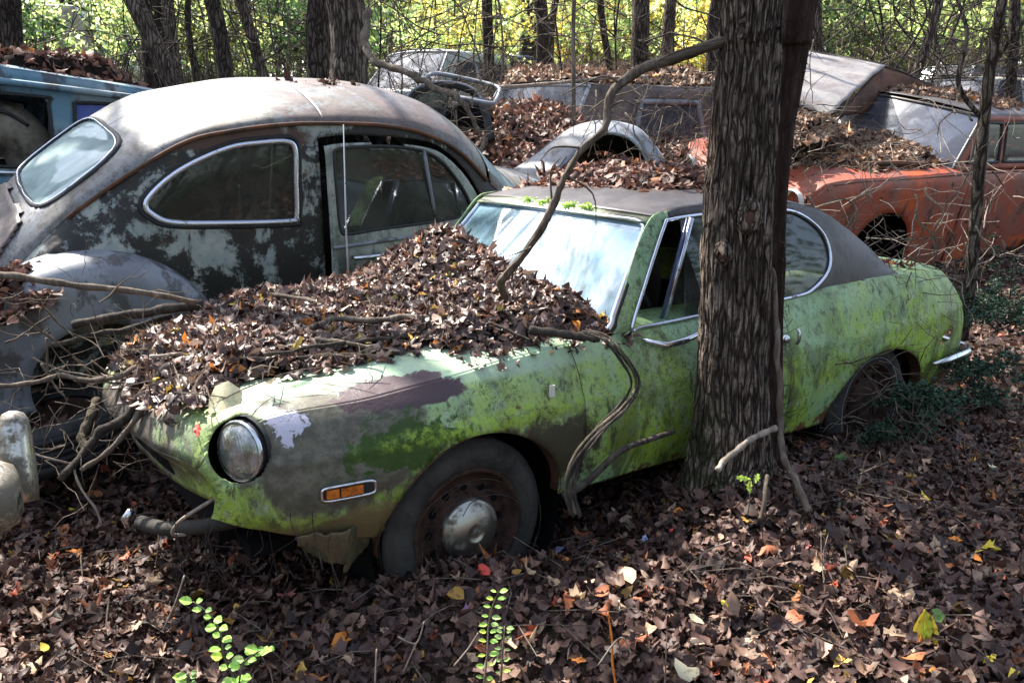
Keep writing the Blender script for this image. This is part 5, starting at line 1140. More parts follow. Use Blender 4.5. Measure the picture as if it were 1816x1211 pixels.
for tt, P0, Pt, cl, i in CROWNS:
    rg = np.random.default_rng(900+i); cl = sun_gap(cl); V, F = leafquads(cl, .30, 34, .15, rg); mk('crown', V-P0, F, MAT['leaf_canopy'], tt)
    for c in cl[::5]: V, F = tube(catmull([Pt, (Pt+c)/2+rg.normal(0, .15, 3), c], 3), np.linspace(.04, .008, 7), 5); mk('limb', V-P0, F, MAT['bark_dark'], tt, True)
def wood_behind():
    rg = np.random.default_rng(78); n = 520; a = rg.uniform(R_(75), R_(285), n); r = rg.uniform(11, 17, n); zt = rg.uniform(0, 1, n)**.9*6.5
    cl = np.stack([r*np.sin(a), r*np.cos(a), zt], 1); V, F = leafquads(cl, .8, 50, .26, rg)
    o = mk('wood_behind', V, F, MAT['leaf_green'], None); tag(o, 'green wood standing all round behind the photographer', 'woods', kind='stuff')
    mb = MB()
    for i in range(60):
        b = rg.uniform(R_(75), R_(285)); r_ = rg.uniform(7, 14); rr = rg.uniform(.06, .16); x_, y_ = r_*math.sin(b), r_*math.cos(b); mb.tube([(x_, y_, -.2), (x_+rg.normal(0, .1), y_, 4), (x_+rg.normal(0, .4), y_, 9)], [rr, rr*.8, rr*.4], 6, False)
    o = mb.build('trunks_behind', MAT['bark_dark'], None); tag(o, 'dark trunks of the wood behind the photographer', 'woods', kind='stuff')
wood_behind()
# --- overhead canopy: tall trees around the clearing whose crowns break up the sun
def canopy_tree(label, x, y, h, cr, n, seed, off=(0, 0)):
    rg = np.random.default_rng(seed); g0 = gz(x, y); t = thing('canopy_tree', label, 'tree', (x, y, g0), 0, 'tall trees around the clearing')
    P = catmull([(0, 0, -.2), (.1, 0, h*.35), (off[0]*.5, off[1]*.5, h*.7), (off[0], off[1], h)], 6); V, F = tube(P, np.linspace(.17, .06, len(P)), 12); mk('trunk', V, F, MAT['bark_dark'], t, True)
    cl = rg.normal(0, 1, (n, 3)); cl /= np.linalg.norm(cl, axis=1)[:, None]; cl = cl*cr*rg.uniform(.15, 1, (n, 1))**.5*np.array([1, 1, .45])+np.array([off[0], off[1], h]); cl = sun_gap(cl+np.array([x, y, g0]))-np.array([x, y, g0])
    if not len(cl): return
    V, F = leafquads(cl, .30, 34, .15, rg); mk('crown', V, F, MAT['leaf_canopy'], t)
    mb = MB()
    for c in cl[::3]:
        j = P[int(len(P)*rg.uniform(.6, .98))]; mb.tube(catmull([j, (j+c)/2+rg.normal(0, .2, 3), c], 3), np.linspace(.045, .008, 7), 5, False)
    if mb.v: o = mb.build('limbs', MAT['bark_dark'], t); o['kind'] = 'stuff'
CAN = [(-7.5, 12.5, 9.5, 2.9, 60), (-4.4, 10.9, 8.2, 2.1, 20), (-7.6, 4.2, 9.5, 2.4, 40), (-5.0, 7.4, 7.6, 2.0, 30), (3.8, 12, 9, 2.2, 22), (0.2, 14.5, 9.5, 2.6, 30), (7.5, 10, 9, 2.6, 36), (-4.9, 6.2, 7.0, 1.4, 16, 1.9, -.6), (-2.1, 10.2, 8, 2, 20)]
for i, (x, y, h, cr, n, *of) in enumerate(CAN):
    canopy_tree('tall leafy tree shading the clearing from above the frame', x, y, h, cr, n, 500+i, tuple(of) or (0, 0))
# ------------------------------------------------------------ leaf litter and leaf heaps
scatter_ground('leaf_litter', 42000, -3.2, 3.8, 1.0, 3.6, .025, 'litter', 'deep brown litter of curled fallen leaves in the foreground', 1, tilt=.45, curl=1.0)
scatter_ground('leaf_litter', 22000, -5.5, 6.5, 3.3, 7.5, .034, 'litter', 'brown leaf litter round and behind the cars', 2, tilt=.45, curl=1.0)
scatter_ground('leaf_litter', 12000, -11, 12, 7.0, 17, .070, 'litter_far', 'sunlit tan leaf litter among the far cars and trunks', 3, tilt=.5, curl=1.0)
scatter_ground('leaf_fragments', 17000, -2.6, 3.2, 1.2, 3.8, .016, 'litter', 'small torn leaf fragments filling the gaps of the foreground litter', 4, tilt=.6, curl=1.0)
def local_frame(t, yaw, roll=0):
    cy, sy = math.cos(yaw), math.sin(yaw); Rz = np.array([[cy, -sy, 0], [sy, cy, 0], [0, 0, 1]]); Rx = np.array([[1, 0, 0], [0, math.cos(roll), -math.sin(roll)], [0, math.sin(roll), math.cos(roll)]])
    M = Rz@Rx; return lambda P: np.asarray(P)@M.T+np.array(t, float)
def poly_dist(x, y, poly):
    p = np.stack([x, y], 1); q = nearest_on(p, np.asarray(poly, float)); d = np.linalg.norm(p-q, axis=1); return np.where(inpoly(p, np.asarray(poly, float)), d, -d)
def pile(name, label, poly, zf, thick, n, size, mat, seed, W=lambda P: np.asarray(P), g=60, tilt=.55, edge=.35, res=None):
    """a heap: soil skin under thousands of leaves. poly in local xy, zf the surface it lies on, thick(x, y) its depth"""
    rg = np.random.default_rng(seed); poly = np.asarray(poly, float); (x0, y0), (x1, y1) = poly.min(0), poly.max(0)
    def zz(x, y): d = poly_dist(x, y, poly)+.03*vn(x, y, 9, seed); return zf(x, y)+np.minimum(np.maximum(d, -.02)*edge*2, 1)*thick(x, y)*np.where(d > 0, 1, 0)*ss(-.0, .12, d)+.012*vn(x, y, 14, seed)*(d > 0)
    X, Y = np.meshgrid(np.linspace(x0, x1, g), np.linspace(y0, y1, g), indexing='ij'); xf, yf = X.ravel(), Y.ravel(); Z = zz(xf, yf)-.006
    ok = poly_dist(xf, yf, poly) > .015; idx = np.arange(g*g).reshape(g, g); F = np.stack([idx[:-1, :-1], idx[1:, :-1], idx[1:, 1:], idx[:-1, 1:]], 2).reshape(-1, 4); F = F[ok[F].all(1)]
    F = np.concatenate([F[:, [0, 1, 2]], F[:, [0, 2, 3]]]); V0 = W(np.stack([xf, yf, Z], 1))
    x = rg.uniform(x0-.04, x1+.04, n*3); y = rg.uniform(y0-.04, y1+.04, n*3); d = poly_dist(x, y, poly)+.05*vn(x, y, 7, seed+3)
    m = (d > 0) | ((d > -.05) & (rg.uniform(0, 1, len(d)) < .18)); x, y = x[m][:n], y[m][:n]
    e = .03; P = W(np.stack([x, y, zz(x, y)+rg.uniform(-.004, .014, len(x))], 1)); N = np.stack([-(zz(x+e, y)-zz(x-e, y))/(2*e), -(zz(x, y+e)-zz(x, y-e))/(2*e), np.ones(len(x))], 1); N /= np.linalg.norm(N, axis=1)[:, None]
    N = W(N)-W(np.zeros((1, 3)))
    V1, F1 = leaf_arrays(P, N, size, tilt=tilt*.8, curl=.95, rg=rg, lift=.45)
    o = mk(name, np.concatenate([V0, V1]), np.concatenate([F, F1+len(V0)]), None, None, smooth=True, mats=[MAT['soil'], MAT[mat]], mi=[0]*len(F)+[1]*len(F1))
    return tag(o, label, 'leaves', kind='stuff')
WG = local_frame(GT, GY)
hoodz = lambda x, y: np.interp(x, [-.8, -.66, -.5, -.3, .1, .5, .66], [.60, .70, .725, .745, .78, .80, .80])-.06*np.clip((np.abs(y)-.45)/.2, 0, 1)
pile('bonnet_leaf_heap', 'thick heap of brown dead leaves covering the bonnet of the lime coupe', [(-.70, .20), (-.69, -.06), (-.64, -.26), (-.62, -.40), (-.54, -.42), (-.44, -.36), (-.30, -.37), (-.18, -.42), (-.08, -.41), (.05, -.47), (.13, -.55), (.22, -.59), (.36, -.61), (.58, -.63), (.70, -.62), (.70, .6), (.3, .63), (-.25, .60), (-.42, .46), (-.56, .40)],
     hoodz, lambda x, y: .045+.17*np.exp(-((x-.55)**2/.05+(y-.20)**2/.12))+.03*np.exp(-((x-.60)**2/.02+(y+.38)**2/.06))+.018*vn(x, y, 5), 10500, .0235, 'litter_heap', 41, WG, g=90, edge=6)
pile('roof_leaf_heap', 'brown leaves lying along the dark roof of the lime coupe', [(1.02, .50), (1.05, .2), (1.12, -.1), (1.20, -.30), (1.42, -.38), (1.9, -.30), (1.9, .5), (1.4, .56)], lambda x, y: np.interp(x, [.9, 1.25, 1.5, 1.7, 1.9], [1.155, 1.195, 1.19, 1.16, 1.10])-.045*np.abs(y/.55)**3.2,
     lambda x, y: .035+.03*np.exp(-((x-1.45)**2/.06+(y-.15)**2/.06)), 1500, .026, 'litter_red', 42, WG, edge=6)
pile('cowl_debris', 'fine twig and leaf debris gathered behind the coupe side window', [(2.22, -.50), (2.50, -.56), (2.52, -.2), (2.3, .1), (2.1, .1)], lambda x, y: .81+0*x, lambda x, y: .04+.02*vn(x, y, 8), 500, .020, 'litter_red', 43, WG, edge=6)
WB = local_frame(BT, BY, BRL)
pile('roof_debris', 'small dark clump of wet leaves on top of the rounded saloon roof', [(1.02, -.16), (1.22, -.20), (1.32, -.10), (1.28, .05), (1.05, .05)], lambda x, y: 1.565-.10*np.abs(y)+0*x, lambda x, y: .012+0*x, 60, .028, 'litter', 44, WB, g=20, edge=6)
pile('ground_leaf_heap', 'leaves and twigs banked against the tail of the rounded saloon', [(-1.0, -1.0), (.3, -1.3), (.2, -.9), (-.30, -.85), (-.40, -.62), (-.75, -.3), (-.9, .4), (-1.2, .3)], lambda x, y: terrain(WB(np.stack([x, y, 0*x], -1))[..., 0], WB(np.stack([x, y, 0*x], -1))[..., 1])-.0*x, lambda x, y: .12+.04*vn(x, y, 4), 1500, .030, 'litter', 45, WB, g=40, edge=4)
pile('bumper_leaves', 'leaves lodged on the rounded saloon between its fender and tail', [(-.62, -.78), (-.35, -.86), (-.20, -.84), (-.12, -.66), (-.20, -.52), (-.58, -.45)], lambda x, y: .80+.35*(x+.3), lambda x, y: .10+0*x, 700, .028, 'litter_red', 51, WB, g=24, edge=6)
WBl = local_frame((-3.62, 5.93, .22), .60)
pile('wagon_roof_leaves', 'leaf carpet on the roof of the blue wagon', [(-2.2, -.60), (.45, -.62), (.95, -.45), (.90, .3), (.3, .66), (-2.2, .66)], lambda x, y: 1.645-.16*np.clip((x+2.35)/3.33, 0, 1)**2-.03*np.abs(y/.7)**3-.05*x*0, lambda x, y: .11+.03*vn(x, y, 3), 3600, .040, 'litter_red', 46, WBl, edge=5)
WR = local_frame(RT, RY, RR)
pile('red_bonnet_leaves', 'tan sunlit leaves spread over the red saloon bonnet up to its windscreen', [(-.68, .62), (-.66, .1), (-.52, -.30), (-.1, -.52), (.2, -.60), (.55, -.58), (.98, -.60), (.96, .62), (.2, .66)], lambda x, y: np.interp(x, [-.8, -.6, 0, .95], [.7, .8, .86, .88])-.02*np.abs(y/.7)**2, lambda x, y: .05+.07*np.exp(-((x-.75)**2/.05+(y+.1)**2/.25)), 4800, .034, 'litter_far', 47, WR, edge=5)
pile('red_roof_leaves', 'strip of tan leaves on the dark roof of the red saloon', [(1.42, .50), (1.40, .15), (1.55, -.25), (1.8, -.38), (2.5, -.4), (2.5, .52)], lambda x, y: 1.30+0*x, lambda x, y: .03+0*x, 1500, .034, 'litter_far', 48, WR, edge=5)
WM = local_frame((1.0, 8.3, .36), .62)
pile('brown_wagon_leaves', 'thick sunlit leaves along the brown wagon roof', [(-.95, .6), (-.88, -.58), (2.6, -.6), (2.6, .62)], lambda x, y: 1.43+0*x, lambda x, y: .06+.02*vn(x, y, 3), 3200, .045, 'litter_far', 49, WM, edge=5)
# the great mound filling the gap between the cars
def moundz(x, y): return terrain(x, y)
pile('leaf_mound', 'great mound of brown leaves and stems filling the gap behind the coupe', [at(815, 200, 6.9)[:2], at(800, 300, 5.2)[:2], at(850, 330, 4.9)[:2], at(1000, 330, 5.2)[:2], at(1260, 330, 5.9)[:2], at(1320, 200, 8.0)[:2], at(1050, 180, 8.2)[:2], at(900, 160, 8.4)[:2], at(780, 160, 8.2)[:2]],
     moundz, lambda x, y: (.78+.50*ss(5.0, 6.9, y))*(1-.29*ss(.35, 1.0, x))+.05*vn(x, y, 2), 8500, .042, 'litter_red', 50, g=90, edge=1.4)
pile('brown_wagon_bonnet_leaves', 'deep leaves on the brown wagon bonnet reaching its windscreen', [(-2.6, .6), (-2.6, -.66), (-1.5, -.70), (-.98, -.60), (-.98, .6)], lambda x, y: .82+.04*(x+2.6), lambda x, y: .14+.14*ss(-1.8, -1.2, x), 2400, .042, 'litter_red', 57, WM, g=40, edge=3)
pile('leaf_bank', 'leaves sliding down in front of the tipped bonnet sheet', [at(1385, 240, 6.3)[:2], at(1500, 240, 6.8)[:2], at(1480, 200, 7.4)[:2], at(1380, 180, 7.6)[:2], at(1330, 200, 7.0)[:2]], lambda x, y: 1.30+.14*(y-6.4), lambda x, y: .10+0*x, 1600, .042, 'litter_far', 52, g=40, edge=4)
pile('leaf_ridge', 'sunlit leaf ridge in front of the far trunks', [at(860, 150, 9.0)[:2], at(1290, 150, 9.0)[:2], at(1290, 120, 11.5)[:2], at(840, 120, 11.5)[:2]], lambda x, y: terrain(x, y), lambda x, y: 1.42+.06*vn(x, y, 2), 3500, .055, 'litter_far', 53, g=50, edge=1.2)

# --- individual leaves that stand out
def leaf_thing(label, u, v, s, mat, kind, seed, z=None, nrm=(0, -.3, 1), Y=None, group=None, base=.03):
    rg = np.random.default_rng(seed)
    if Y is None:
        d = ray(u, v); zz_ = .1
        for _ in range(8): p = np.array([0, 0, CH])+d*((zz_-CH)/d[2]); zz_ = gz(p[0], p[1])+base if z is None else z
    else: p = at(u, v, Y)
    p[2] = p[2] if Y is not None else zz_; n = np.array(nrm, float); n /= np.linalg.norm(n)
    V, F = leaf_arrays(p[None], n[None], s, tilt=.25, curl=.9, which=[kind], rg=rg, lift=.3); o = mk('fallen_leaf', V-p, F, MAT[mat], None, True); o.location = p
    return tag(o, label, 'leaf', group)
LV = [('bright yellow lobed leaf left of the coupe nose', 125, 905, .045, 'fl_yellow', 0), ('orange ragged leaf below the coupe nose at left', 140, 978, .04, 'fl_orange', 0), ('yellow green leaf tip low at the left edge', 80, 1150, .04, 'fl_yellow', 1),
 ('large tan leaf in front of the low green sprig at left', 240, 1110, .052, 'fl_tan', 0), ('rust brown leaf under the coupe nose', 415, 998, .055, 'fl_rust', 3), ('reddish leaf below the side marker', 505, 1060, .045, 'fl_pink', 0), ('shiny orange curled leaf lower left of centre', 605, 1135, .05, 'fl_orange', 1),
 ('red leaf in front of the front wheel', 858, 1010, .035, 'fl_red', 3), ('tan pointed leaf right of the front wheel', 935, 1018, .05, 'fl_tan', 0), ('blue grey curled leaf right of the front wheel', 993, 972, .028, 'fl_bluegrey', 3), ('orange leaf touching the blue grey one', 1005, 995, .032, 'fl_orange', 2),
 ('small pale leaf standing on edge behind the wheel', 1087, 905, .028, 'fl_pale', 1), ('pale tan round leaf in the middle of the litter', 1115, 1022, .042, 'fl_tan', 3), ('russet broad leaf in the middle of the litter', 1130, 1060, .045, 'fl_rust', 0), ('pale pinkish torn leaf below the front wheel', 1025, 1060, .05, 'fl_tan', 0),
 ('purple leaf beside the middle green sprig', 825, 1080, .035, 'fl_purple', 0), ('lilac grey leaf to the right of the wheel', 1145, 955, .035, 'fl_bluegrey', 0), ('small scarlet leaf near the big tree foot', 1190, 940, .018, 'fl_red', 1), ('yellow leaf at the lower right of centre, sunlit', 1285, 1070, .032, 'fl_yellow', 3),
 ('golden round leaf right of the big tree', 1473, 948, .034, 'fl_yellow', 3), ('pink red leaf right of the big tree', 1430, 968, .036, 'fl_pink', 2), ('star shaped pale leaf far right below the coupe tail', 1758, 830, .045, 'fl_pale', 0), ('orange leaf on the right side of the litter', 1695, 955, .035, 'fl_orange', 2),
 ('yellow lobed leaf near the right edge', 1757, 970, .032, 'fl_yellow', 2), ('small orange leaf near the right edge', 1733, 992, .018, 'fl_orange', 3), ('big pale yellow leaf at the bottom edge', 1218, 1186, .042, 'fl_pale', 3), ('orange leaf glowing in the sun at lower middle', 1025, 1165, .036, 'fl_orange', 2),
 ('tan leaf standing upright in the lower litter', 1508, 1010, .042, 'fl_tan', 1), ('tan leaf below the rear wheel', 1485, 780, .05, 'fl_tan', 3), ('light brown star leaf under the coupe tail', 1640, 820, .055, 'fl_tan', 0), ('yellowish leaf under the coupe tail', 1638, 882, .035, 'fl_yellow', 1),
 ('ochre leaf at the foot of the big tree, left side', 1205, 905, .04, 'fl_orange', 3), ('long rust leaf in the lower right litter', 1530, 1110, .055, 'fl_rust', 2), ('pale curled leaf at lower right of centre', 1235, 1098, .05, 'fl_pale', 1), ('yellow leaf pair at the bottom right corner', 1755, 1165, .04, 'fl_yellow', 2), ('second yellow leaf near the bottom right corner', 1800, 1190, .045, 'fl_yellow', 1),
 ('orange dot leaf beneath the drooping yellow plant', 1655, 1190, .02, 'fl_orange', 3), ('brown folded leaf with pale ribs, middle right', 1360, 975, .055, 'fl_rust', 2)]
for i, (lab, u, v, s, m, k) in enumerate(LV): leaf_thing(lab, u, v, s*.74, m, k, 900+i)
rgl = np.random.default_rng(55)
for i in range(170):
    u, v = rgl.uniform(20, 1800), rgl.uniform(900, 1205); m = rgl.choice(['fl_brown', 'fl_brown', 'fl_dbrown', 'fl_tan', 'fl_rust', 'fl_dbrown'])
    kd = int(rgl.choice([0, 0, 1, 2, 3])); where = ['lower left', 'litter below the wheel', 'lower middle', 'litter by the tree', 'lower right'][min(4, int(u/363))]; row = 'nearer' if v > 1050 else 'farther'; cn = dict(fl_brown='brown', fl_dbrown='dark brown', fl_tan='tan', fl_rust='rust red')[m]; sn = ['lobed', 'narrow', 'ragged', 'roundish'][kd]
    leaf_thing(f'{cn} {sn} dead leaf, {row} half of the {where}', u, v, rgl.uniform(.022, .036), m, kd, 2000+i, group=f'{cn} {sn} leaves on the {row} part of the {where}', base=.022)
HL = [('orange folded leaf on the bonnet heap beside the thick stick', 572, 594, .036, 'fl_orange', 1), ('glossy orange leaf at the left end of the bonnet heap', 330, 622, .03, 'fl_orange', 2), ('orange brown leaf on the heap peak', 850, 445, .035, 'fl_rust', 1), ('red spiky leaf between the heap and the saloon door', 617, 485, .024, 'fl_red', 0),
 ('yellow star leaf below the heap peak', 855, 533, .022, 'fl_yellow', 0), ('peach coloured leaf below the heap peak', 818, 525, .035, 'fl_tan', 1), ('orange leaf standing against the windscreen', 1008, 478, .026, 'fl_orange', 2), ('golden leaf upright on the heap', 800, 487, .024, 'fl_yellow', 1), ('small yellow leaf in the middle of the heap', 692, 535, .018, 'fl_yellow', 2),
 ('orange leaf near the right end of the heap', 1022, 572, .026, 'fl_orange', 1), ('bright orange leaf cluster piece in the sun on the heap', 770, 610, .024, 'fl_orange', 0), ('large pale leaf at the front of the heap', 395, 705, .05, 'fl_pale', 3), ('red leaf by the headlamp on the heap', 350, 765, .03, 'fl_red', 2), ('yellow leaf at the left fringe of the heap', 275, 672, .022, 'fl_yellow', 1),
 ('pale orange leaf left side of the heap', 630, 520, .024, 'fl_orange', 3), ('pale tan leaf at the heap front by the lamp', 480, 680, .028, 'fl_tan', 1)]
Rg = np.array([[math.cos(GY), -math.sin(GY), 0], [math.sin(GY), math.cos(GY), 0], [0, 0, 1]])
def on_hood(u, v):
    o = Rg.T@(np.array([0, 0, CH])-GT); r = Rg.T@ray(u, v); k = 1.0
    while k < 6:
        p = o+r*k; x, y = p[:2]; h = float(hoodz(x, y))+.045+.17*math.exp(-((x-.55)**2/.05+(y-.20)**2/.12))+.01
        if p[2] < h: break
        k += .006
    return Rg@p+GT
for i, (lab, u, v, s, m, k) in enumerate(HL):
    p = on_hood(u, v); leaf_thing(lab, u, v, s, m, k, 3000+i, Y=p[1]-.01, nrm=(.1, -.6, .8))
pile('tyre_leaves', 'brown leaves caught inside the flat lying tyre', [(-1.98, 3.12), (-1.93, 3.0), (-1.81, 2.95), (-1.69, 3.0), (-1.65, 3.12), (-1.69, 3.24), (-1.81, 3.29), (-1.93, 3.24)], lambda x, y: .25+0*x, lambda x, y: .02+0*x, 160, .026, 'litter_red', 60, g=16, edge=6)
# ------------------------------------------------------------ sticks, vines
def hood_stick(label, pts, r0, r1, mat, lift=.012):
    P = [on_hood(u, v)+np.array([0, 0, lift]) for u, v in pts]; stick('stick', label, 'stick', P, r0, r1, mat, 8, rough=.01)
hood_stick('thick grey stick lying across the middle of the bonnet heap', [(548, 590), (600, 577), (660, 574), (730, 570), (800, 568)], .011, .009, 'twig')
hood_stick('dark stick running down left from the thick grey one', [(395, 640), (440, 622), (490, 606), (548, 588)], .010, .012, 'twig_dark')
hood_stick('pale thin stick near the far edge of the bonnet heap', [(410, 518), (470, 527), (545, 540), (608, 556)], .006, .009, 'twig')
hood_stick('short pale stick at the left end of the bonnet heap', [(268, 640), (320, 635), (368, 630)], .006, .005, 'twig_pale')
hood_stick('dark wet stick at the right end of the bonnet heap', [(940, 590), (985, 597), (1030, 600), (1062, 604)], .013, .014, 'twig_dark')
hood_stick('brown stick below the thick grey one', [(560, 608), (610, 612), (660, 622)], .007, .005, 'twig')
hood_stick('thin dark stick crossing the heap near the cowl', [(868, 582), (905, 596), (940, 612)], .005, .004, 'twig_dark')
hood_stick('slim dark stick in the left part of the heap', [(470, 640), (520, 628), (600, 615), (700, 605)], .005, .006, 'twig_dark')
rgt = np.random.default_rng(66)
mbt = MB()
for i in range(130):
    u, v = rgt.uniform(260, 1050), rgt.uniform(500, 720)
    p = on_hood(u, v)
    q = Rg.T@(p-GT)
    if not (-.75 < q[0] < .66 and -.52 < q[1] < .58): continue
    a = rgt.uniform(0, 6.28); L = rgt.uniform(.03, .10); d = np.array([math.cos(a), math.sin(a), rgt.normal(0, .15)])*L
    mbt.tube([p-d+[0, 0, .01], p+[0, 0, .018]+rgt.normal(0, .004, 3), p+d+[0, 0, .01]], [.0015, .0022, .001], 4, False)
tag(mbt.build('heap_twigs', MAT['twig'], None), 'thin dry twigs mixed through the bonnet leaf heap', 'twigs', kind='stuff')
def S(name, label, cat, pts, r0, r1, mat, k=8, rough=.012): return stick(name, label, cat, [at(*p) for p in pts], r0, r1, mat, k, rough=rough)
S('branch', 'long dark branch crossing in front of the rounded saloon fender', 'branch', [(-20, 486, 2.55), (60, 495, 2.55), (160, 507, 2.6), (260, 520, 2.65), (350, 535, 2.75)], .012, .009, 'twig')
S('branch', 'thick dark branch below the saloon fender, upper of two', 'branch', [(130, 578, 2.75), (210, 562, 2.78), (300, 548, 2.82), (360, 540, 2.85)], .014, .018, 'twig_dark')
S('branch', 'thick dark branch below the saloon fender, lower of two', 'branch', [(90, 610, 2.7), (160, 600, 2.75), (230, 584, 2.8), (310, 562, 2.85)], .009, .014, 'twig_dark')
S('branch', 'pale bent branch from the left edge towards the coupe nose', 'branch', [(-20, 684, 2.3), (60, 676, 2.35), (110, 669, 2.4), (170, 674, 2.4), (215, 668, 2.4), (262, 640, 2.5)], .007, .009, 'twig')
S('branch', 'rough dark log leaning down left from the coupe nose', 'branch', [(300, 655, 2.35), (255, 700, 2.3), (215, 745, 2.25), (170, 790, 2.2), (120, 850, 2.1)], .016, .010, 'twig_dark', 10, .03)
S('branch', 'mossy dead branch standing by the lying tyre', 'branch', [(172, 712, 2.6), (160, 740, 2.55), (150, 775, 2.5), (146, 800, 2.45)], .016, .014, 'vine', 10, .02)
S('branch', 'second thinner log beside the rough dark one', 'branch', [(290, 700, 2.25), (235, 752, 2.2), (190, 800, 2.15), (150, 835, 2.1)], .009, .007, 'twig', 8, .02)
S('stem', 'thin pale broken stem left of the bumper stump', 'stem', [(128, 822, 2.15), (150, 865, 2.12), (182, 932, 2.1)], .0035, .003, 'twig_pale')
S('stem', 'thin level stem right of the chrome overrider', 'stem', [(62, 808, 2.1), (95, 815, 2.12), (128, 822, 2.15)], .003, .003, 'twig_pale')
for i, pts in enumerate([[(40, 560, 2.5), (90, 600, 2.55), (150, 645, 2.6)], [(60, 520, 2.5), (100, 570, 2.6), (130, 600, 2.6)], [(84, 600, 2.5), (85, 640, 2.5), (86, 660, 2.5)], [(75, 645, 2.5), (92, 680, 2.5), (112, 700, 2.5), (118, 712, 2.5)], [(130, 630, 2.6), (160, 670, 2.6), (175, 700, 2.6)], [(55, 635, 2.6), (110, 655, 2.6), (190, 678, 2.6)], [(160, 640, 2.6), (190, 665, 2.6), (215, 690, 2.6)], [(10, 610, 2.5), (50, 590, 2.6), (90, 560, 2.6)]]):
    stick('stem', 'thin bare stem in the shadow between saloon tail and tyre', 'stem', [at(*p) for p in pts], .0035, .0025, 'twig', 6, 'thin stems in the shadow left of the coupe nose', rough=.01)
# vine draped over the coupe's flank: strands twisted together
def vine():
    t = thing('draped_vine', 'twisted grey green vine draped over the coupe flank ahead of its door handle', 'vine')
    base = [(1040, 588, 2.30), (1075, 600, 2.24), (1108, 640, 2.21), (1126, 680, 2.20), (1105, 720, 2.16), (1070, 755, 2.12), (1040, 790, 2.08), (1018, 830, 2.06), (1012, 870, 2.04), (1022, 915, 2.02)]
    P = catmull([at(*p) for p in base], 8)
    for i in range(5):
        ph = i*1.26; w_ = np.stack([np.sin(np.linspace(0, 5, len(P))+ph), np.cos(np.linspace(0, 6, len(P))+ph)*.5, np.cos(np.linspace(0, 5, len(P))+ph)*.3], 1)*.012
        V, F = trunk_mesh(P+w_, np.linspace(.003, .0065 if i < 2 else .0035, len(P)), 10, .002, i*4., 0, 9, 40); mk('strand', V, F, MAT['vine' if i == 1 else 'twig_dark'], t, True)
    Q = catmull([at(1195, 765, 2.5), at(1150, 780, 2.45), at(1100, 800, 2.4), at(1040, 855, 2.35), at(1000, 880, 2.3)], 6); V, F = tube(Q, np.linspace(.008, .012, len(Q)), 8); mk('strand', V, F, MAT['twig_dark'], t, True)
vine()
S('vine', 'pale woody vine hanging down the right side of the big tree to the ground', 'vine', [(1366, 480, 2.62), (1378, 560, 2.56), (1376, 620, 2.52), (1386, 700, 2.5), (1382, 760, 2.48), (1392, 815, 2.42), (1412, 860, 2.35), (1434, 912, 2.28)], .008, .011, 'twig', 10, .012)
S('vine', 'pale root arching from the big tree foot to the litter at left', 'root', [(1374, 762, 2.47), (1345, 770, 2.45), (1312, 792, 2.42), (1288, 815, 2.38), (1270, 834, 2.34)], .010, .009, 'twig_pale', 10, .01)
S('stick', 'upright grey stick right of the three leaved seedling', 'stick', [(1362, 840, 2.35), (1354, 880, 2.28), (1347, 922, 2.25)], .006, .007, 'twig')
# twigs in front of the coupe tail and red saloon
TW = [[(1535, 780, 3.6), (1542, 720, 3.6), (1538, 640, 3.6)], [(1640, 330, 4.2), (1655, 360, 4.2), (1664, 380, 4.2), (1655, 405, 4.2)], [(1645, 560, 4.0), (1655, 470, 4.0), (1660, 420, 4.0), (1675, 370, 4.0), (1720, 300, 4.0), (1760, 240, 4.0)], [(1620, 375, 4.1), (1655, 430, 4.1), (1655, 460, 4.1)], [(1620, 340, 4.1), (1622, 380, 4.1), (1600, 460, 4.1)], [(1500, 460, 3.7), (1545, 430, 3.75), (1600, 422, 3.8), (1650, 420, 3.8)], [(1478, 445, 3.6), (1505, 400, 3.6), (1518, 375, 3.6), (1500, 350, 3.6), (1465, 360, 3.6)],
 [(1725, 405, 4.3), (1745, 430, 4.3), (1765, 452, 4.3), (1735, 470, 4.3), (1715, 510, 4.3)], [(1765, 452, 4.3), (1816, 460, 4.3)], [(1480, 440, 3.5), (1500, 500, 3.5), (1525, 560, 3.5)], [(1440, 350, 3.5), (1475, 420, 3.5), (1490, 480, 3.5), (1500, 520, 3.5)], [(1595, 560, 3.9), (1625, 640, 3.9), (1630, 760, 3.8)], [(1550, 540, 3.9), (1640, 520, 3.9), (1720, 560, 4.0)], [(1640, 490, 4.0), (1690, 500, 4.0), (1730, 570, 4.0)], [(1610, 600, 3.9), (1640, 540, 3.9), (1670, 520, 3.9)], [(1500, 880, 3.0), (1515, 810, 3.0), (1530, 770, 3.0)], [(1575, 755, 3.6), (1620, 700, 3.6), (1640, 690, 3.6)], [(1690, 590, 4.2), (1640, 620, 4.1), (1720, 640, 4.1), (1816, 660, 4.3)],
 [(1250, 290, 5.2), (1215, 300, 5.3), (1160, 275, 5.4), (1120, 262, 5.4)], [(1240, 240, 5.4), (1215, 285, 5.4), (1200, 310, 5.4)], [(1075, 240, 5.0), (1060, 200, 5.2), (1055, 260, 5.1), (1080, 295, 5.1)], [(1110, 200, 5.6), (1130, 250, 5.5), (1160, 300, 5.4)], [(1412, 190, 5.8), (1408, 240, 5.7)], [(1440, 70, 6.5), (1440, 160, 6.4), (1445, 180, 6.4)], [(1730, 210, 4.5), (1685, 200, 4.6), (1660, 240, 4.6)], [(1738, 220, 4.5), (1720, 280, 4.5), (1716, 350, 4.5)], [(1760, 300, 4.5), (1775, 340, 4.5), (1740, 380, 4.5)]]
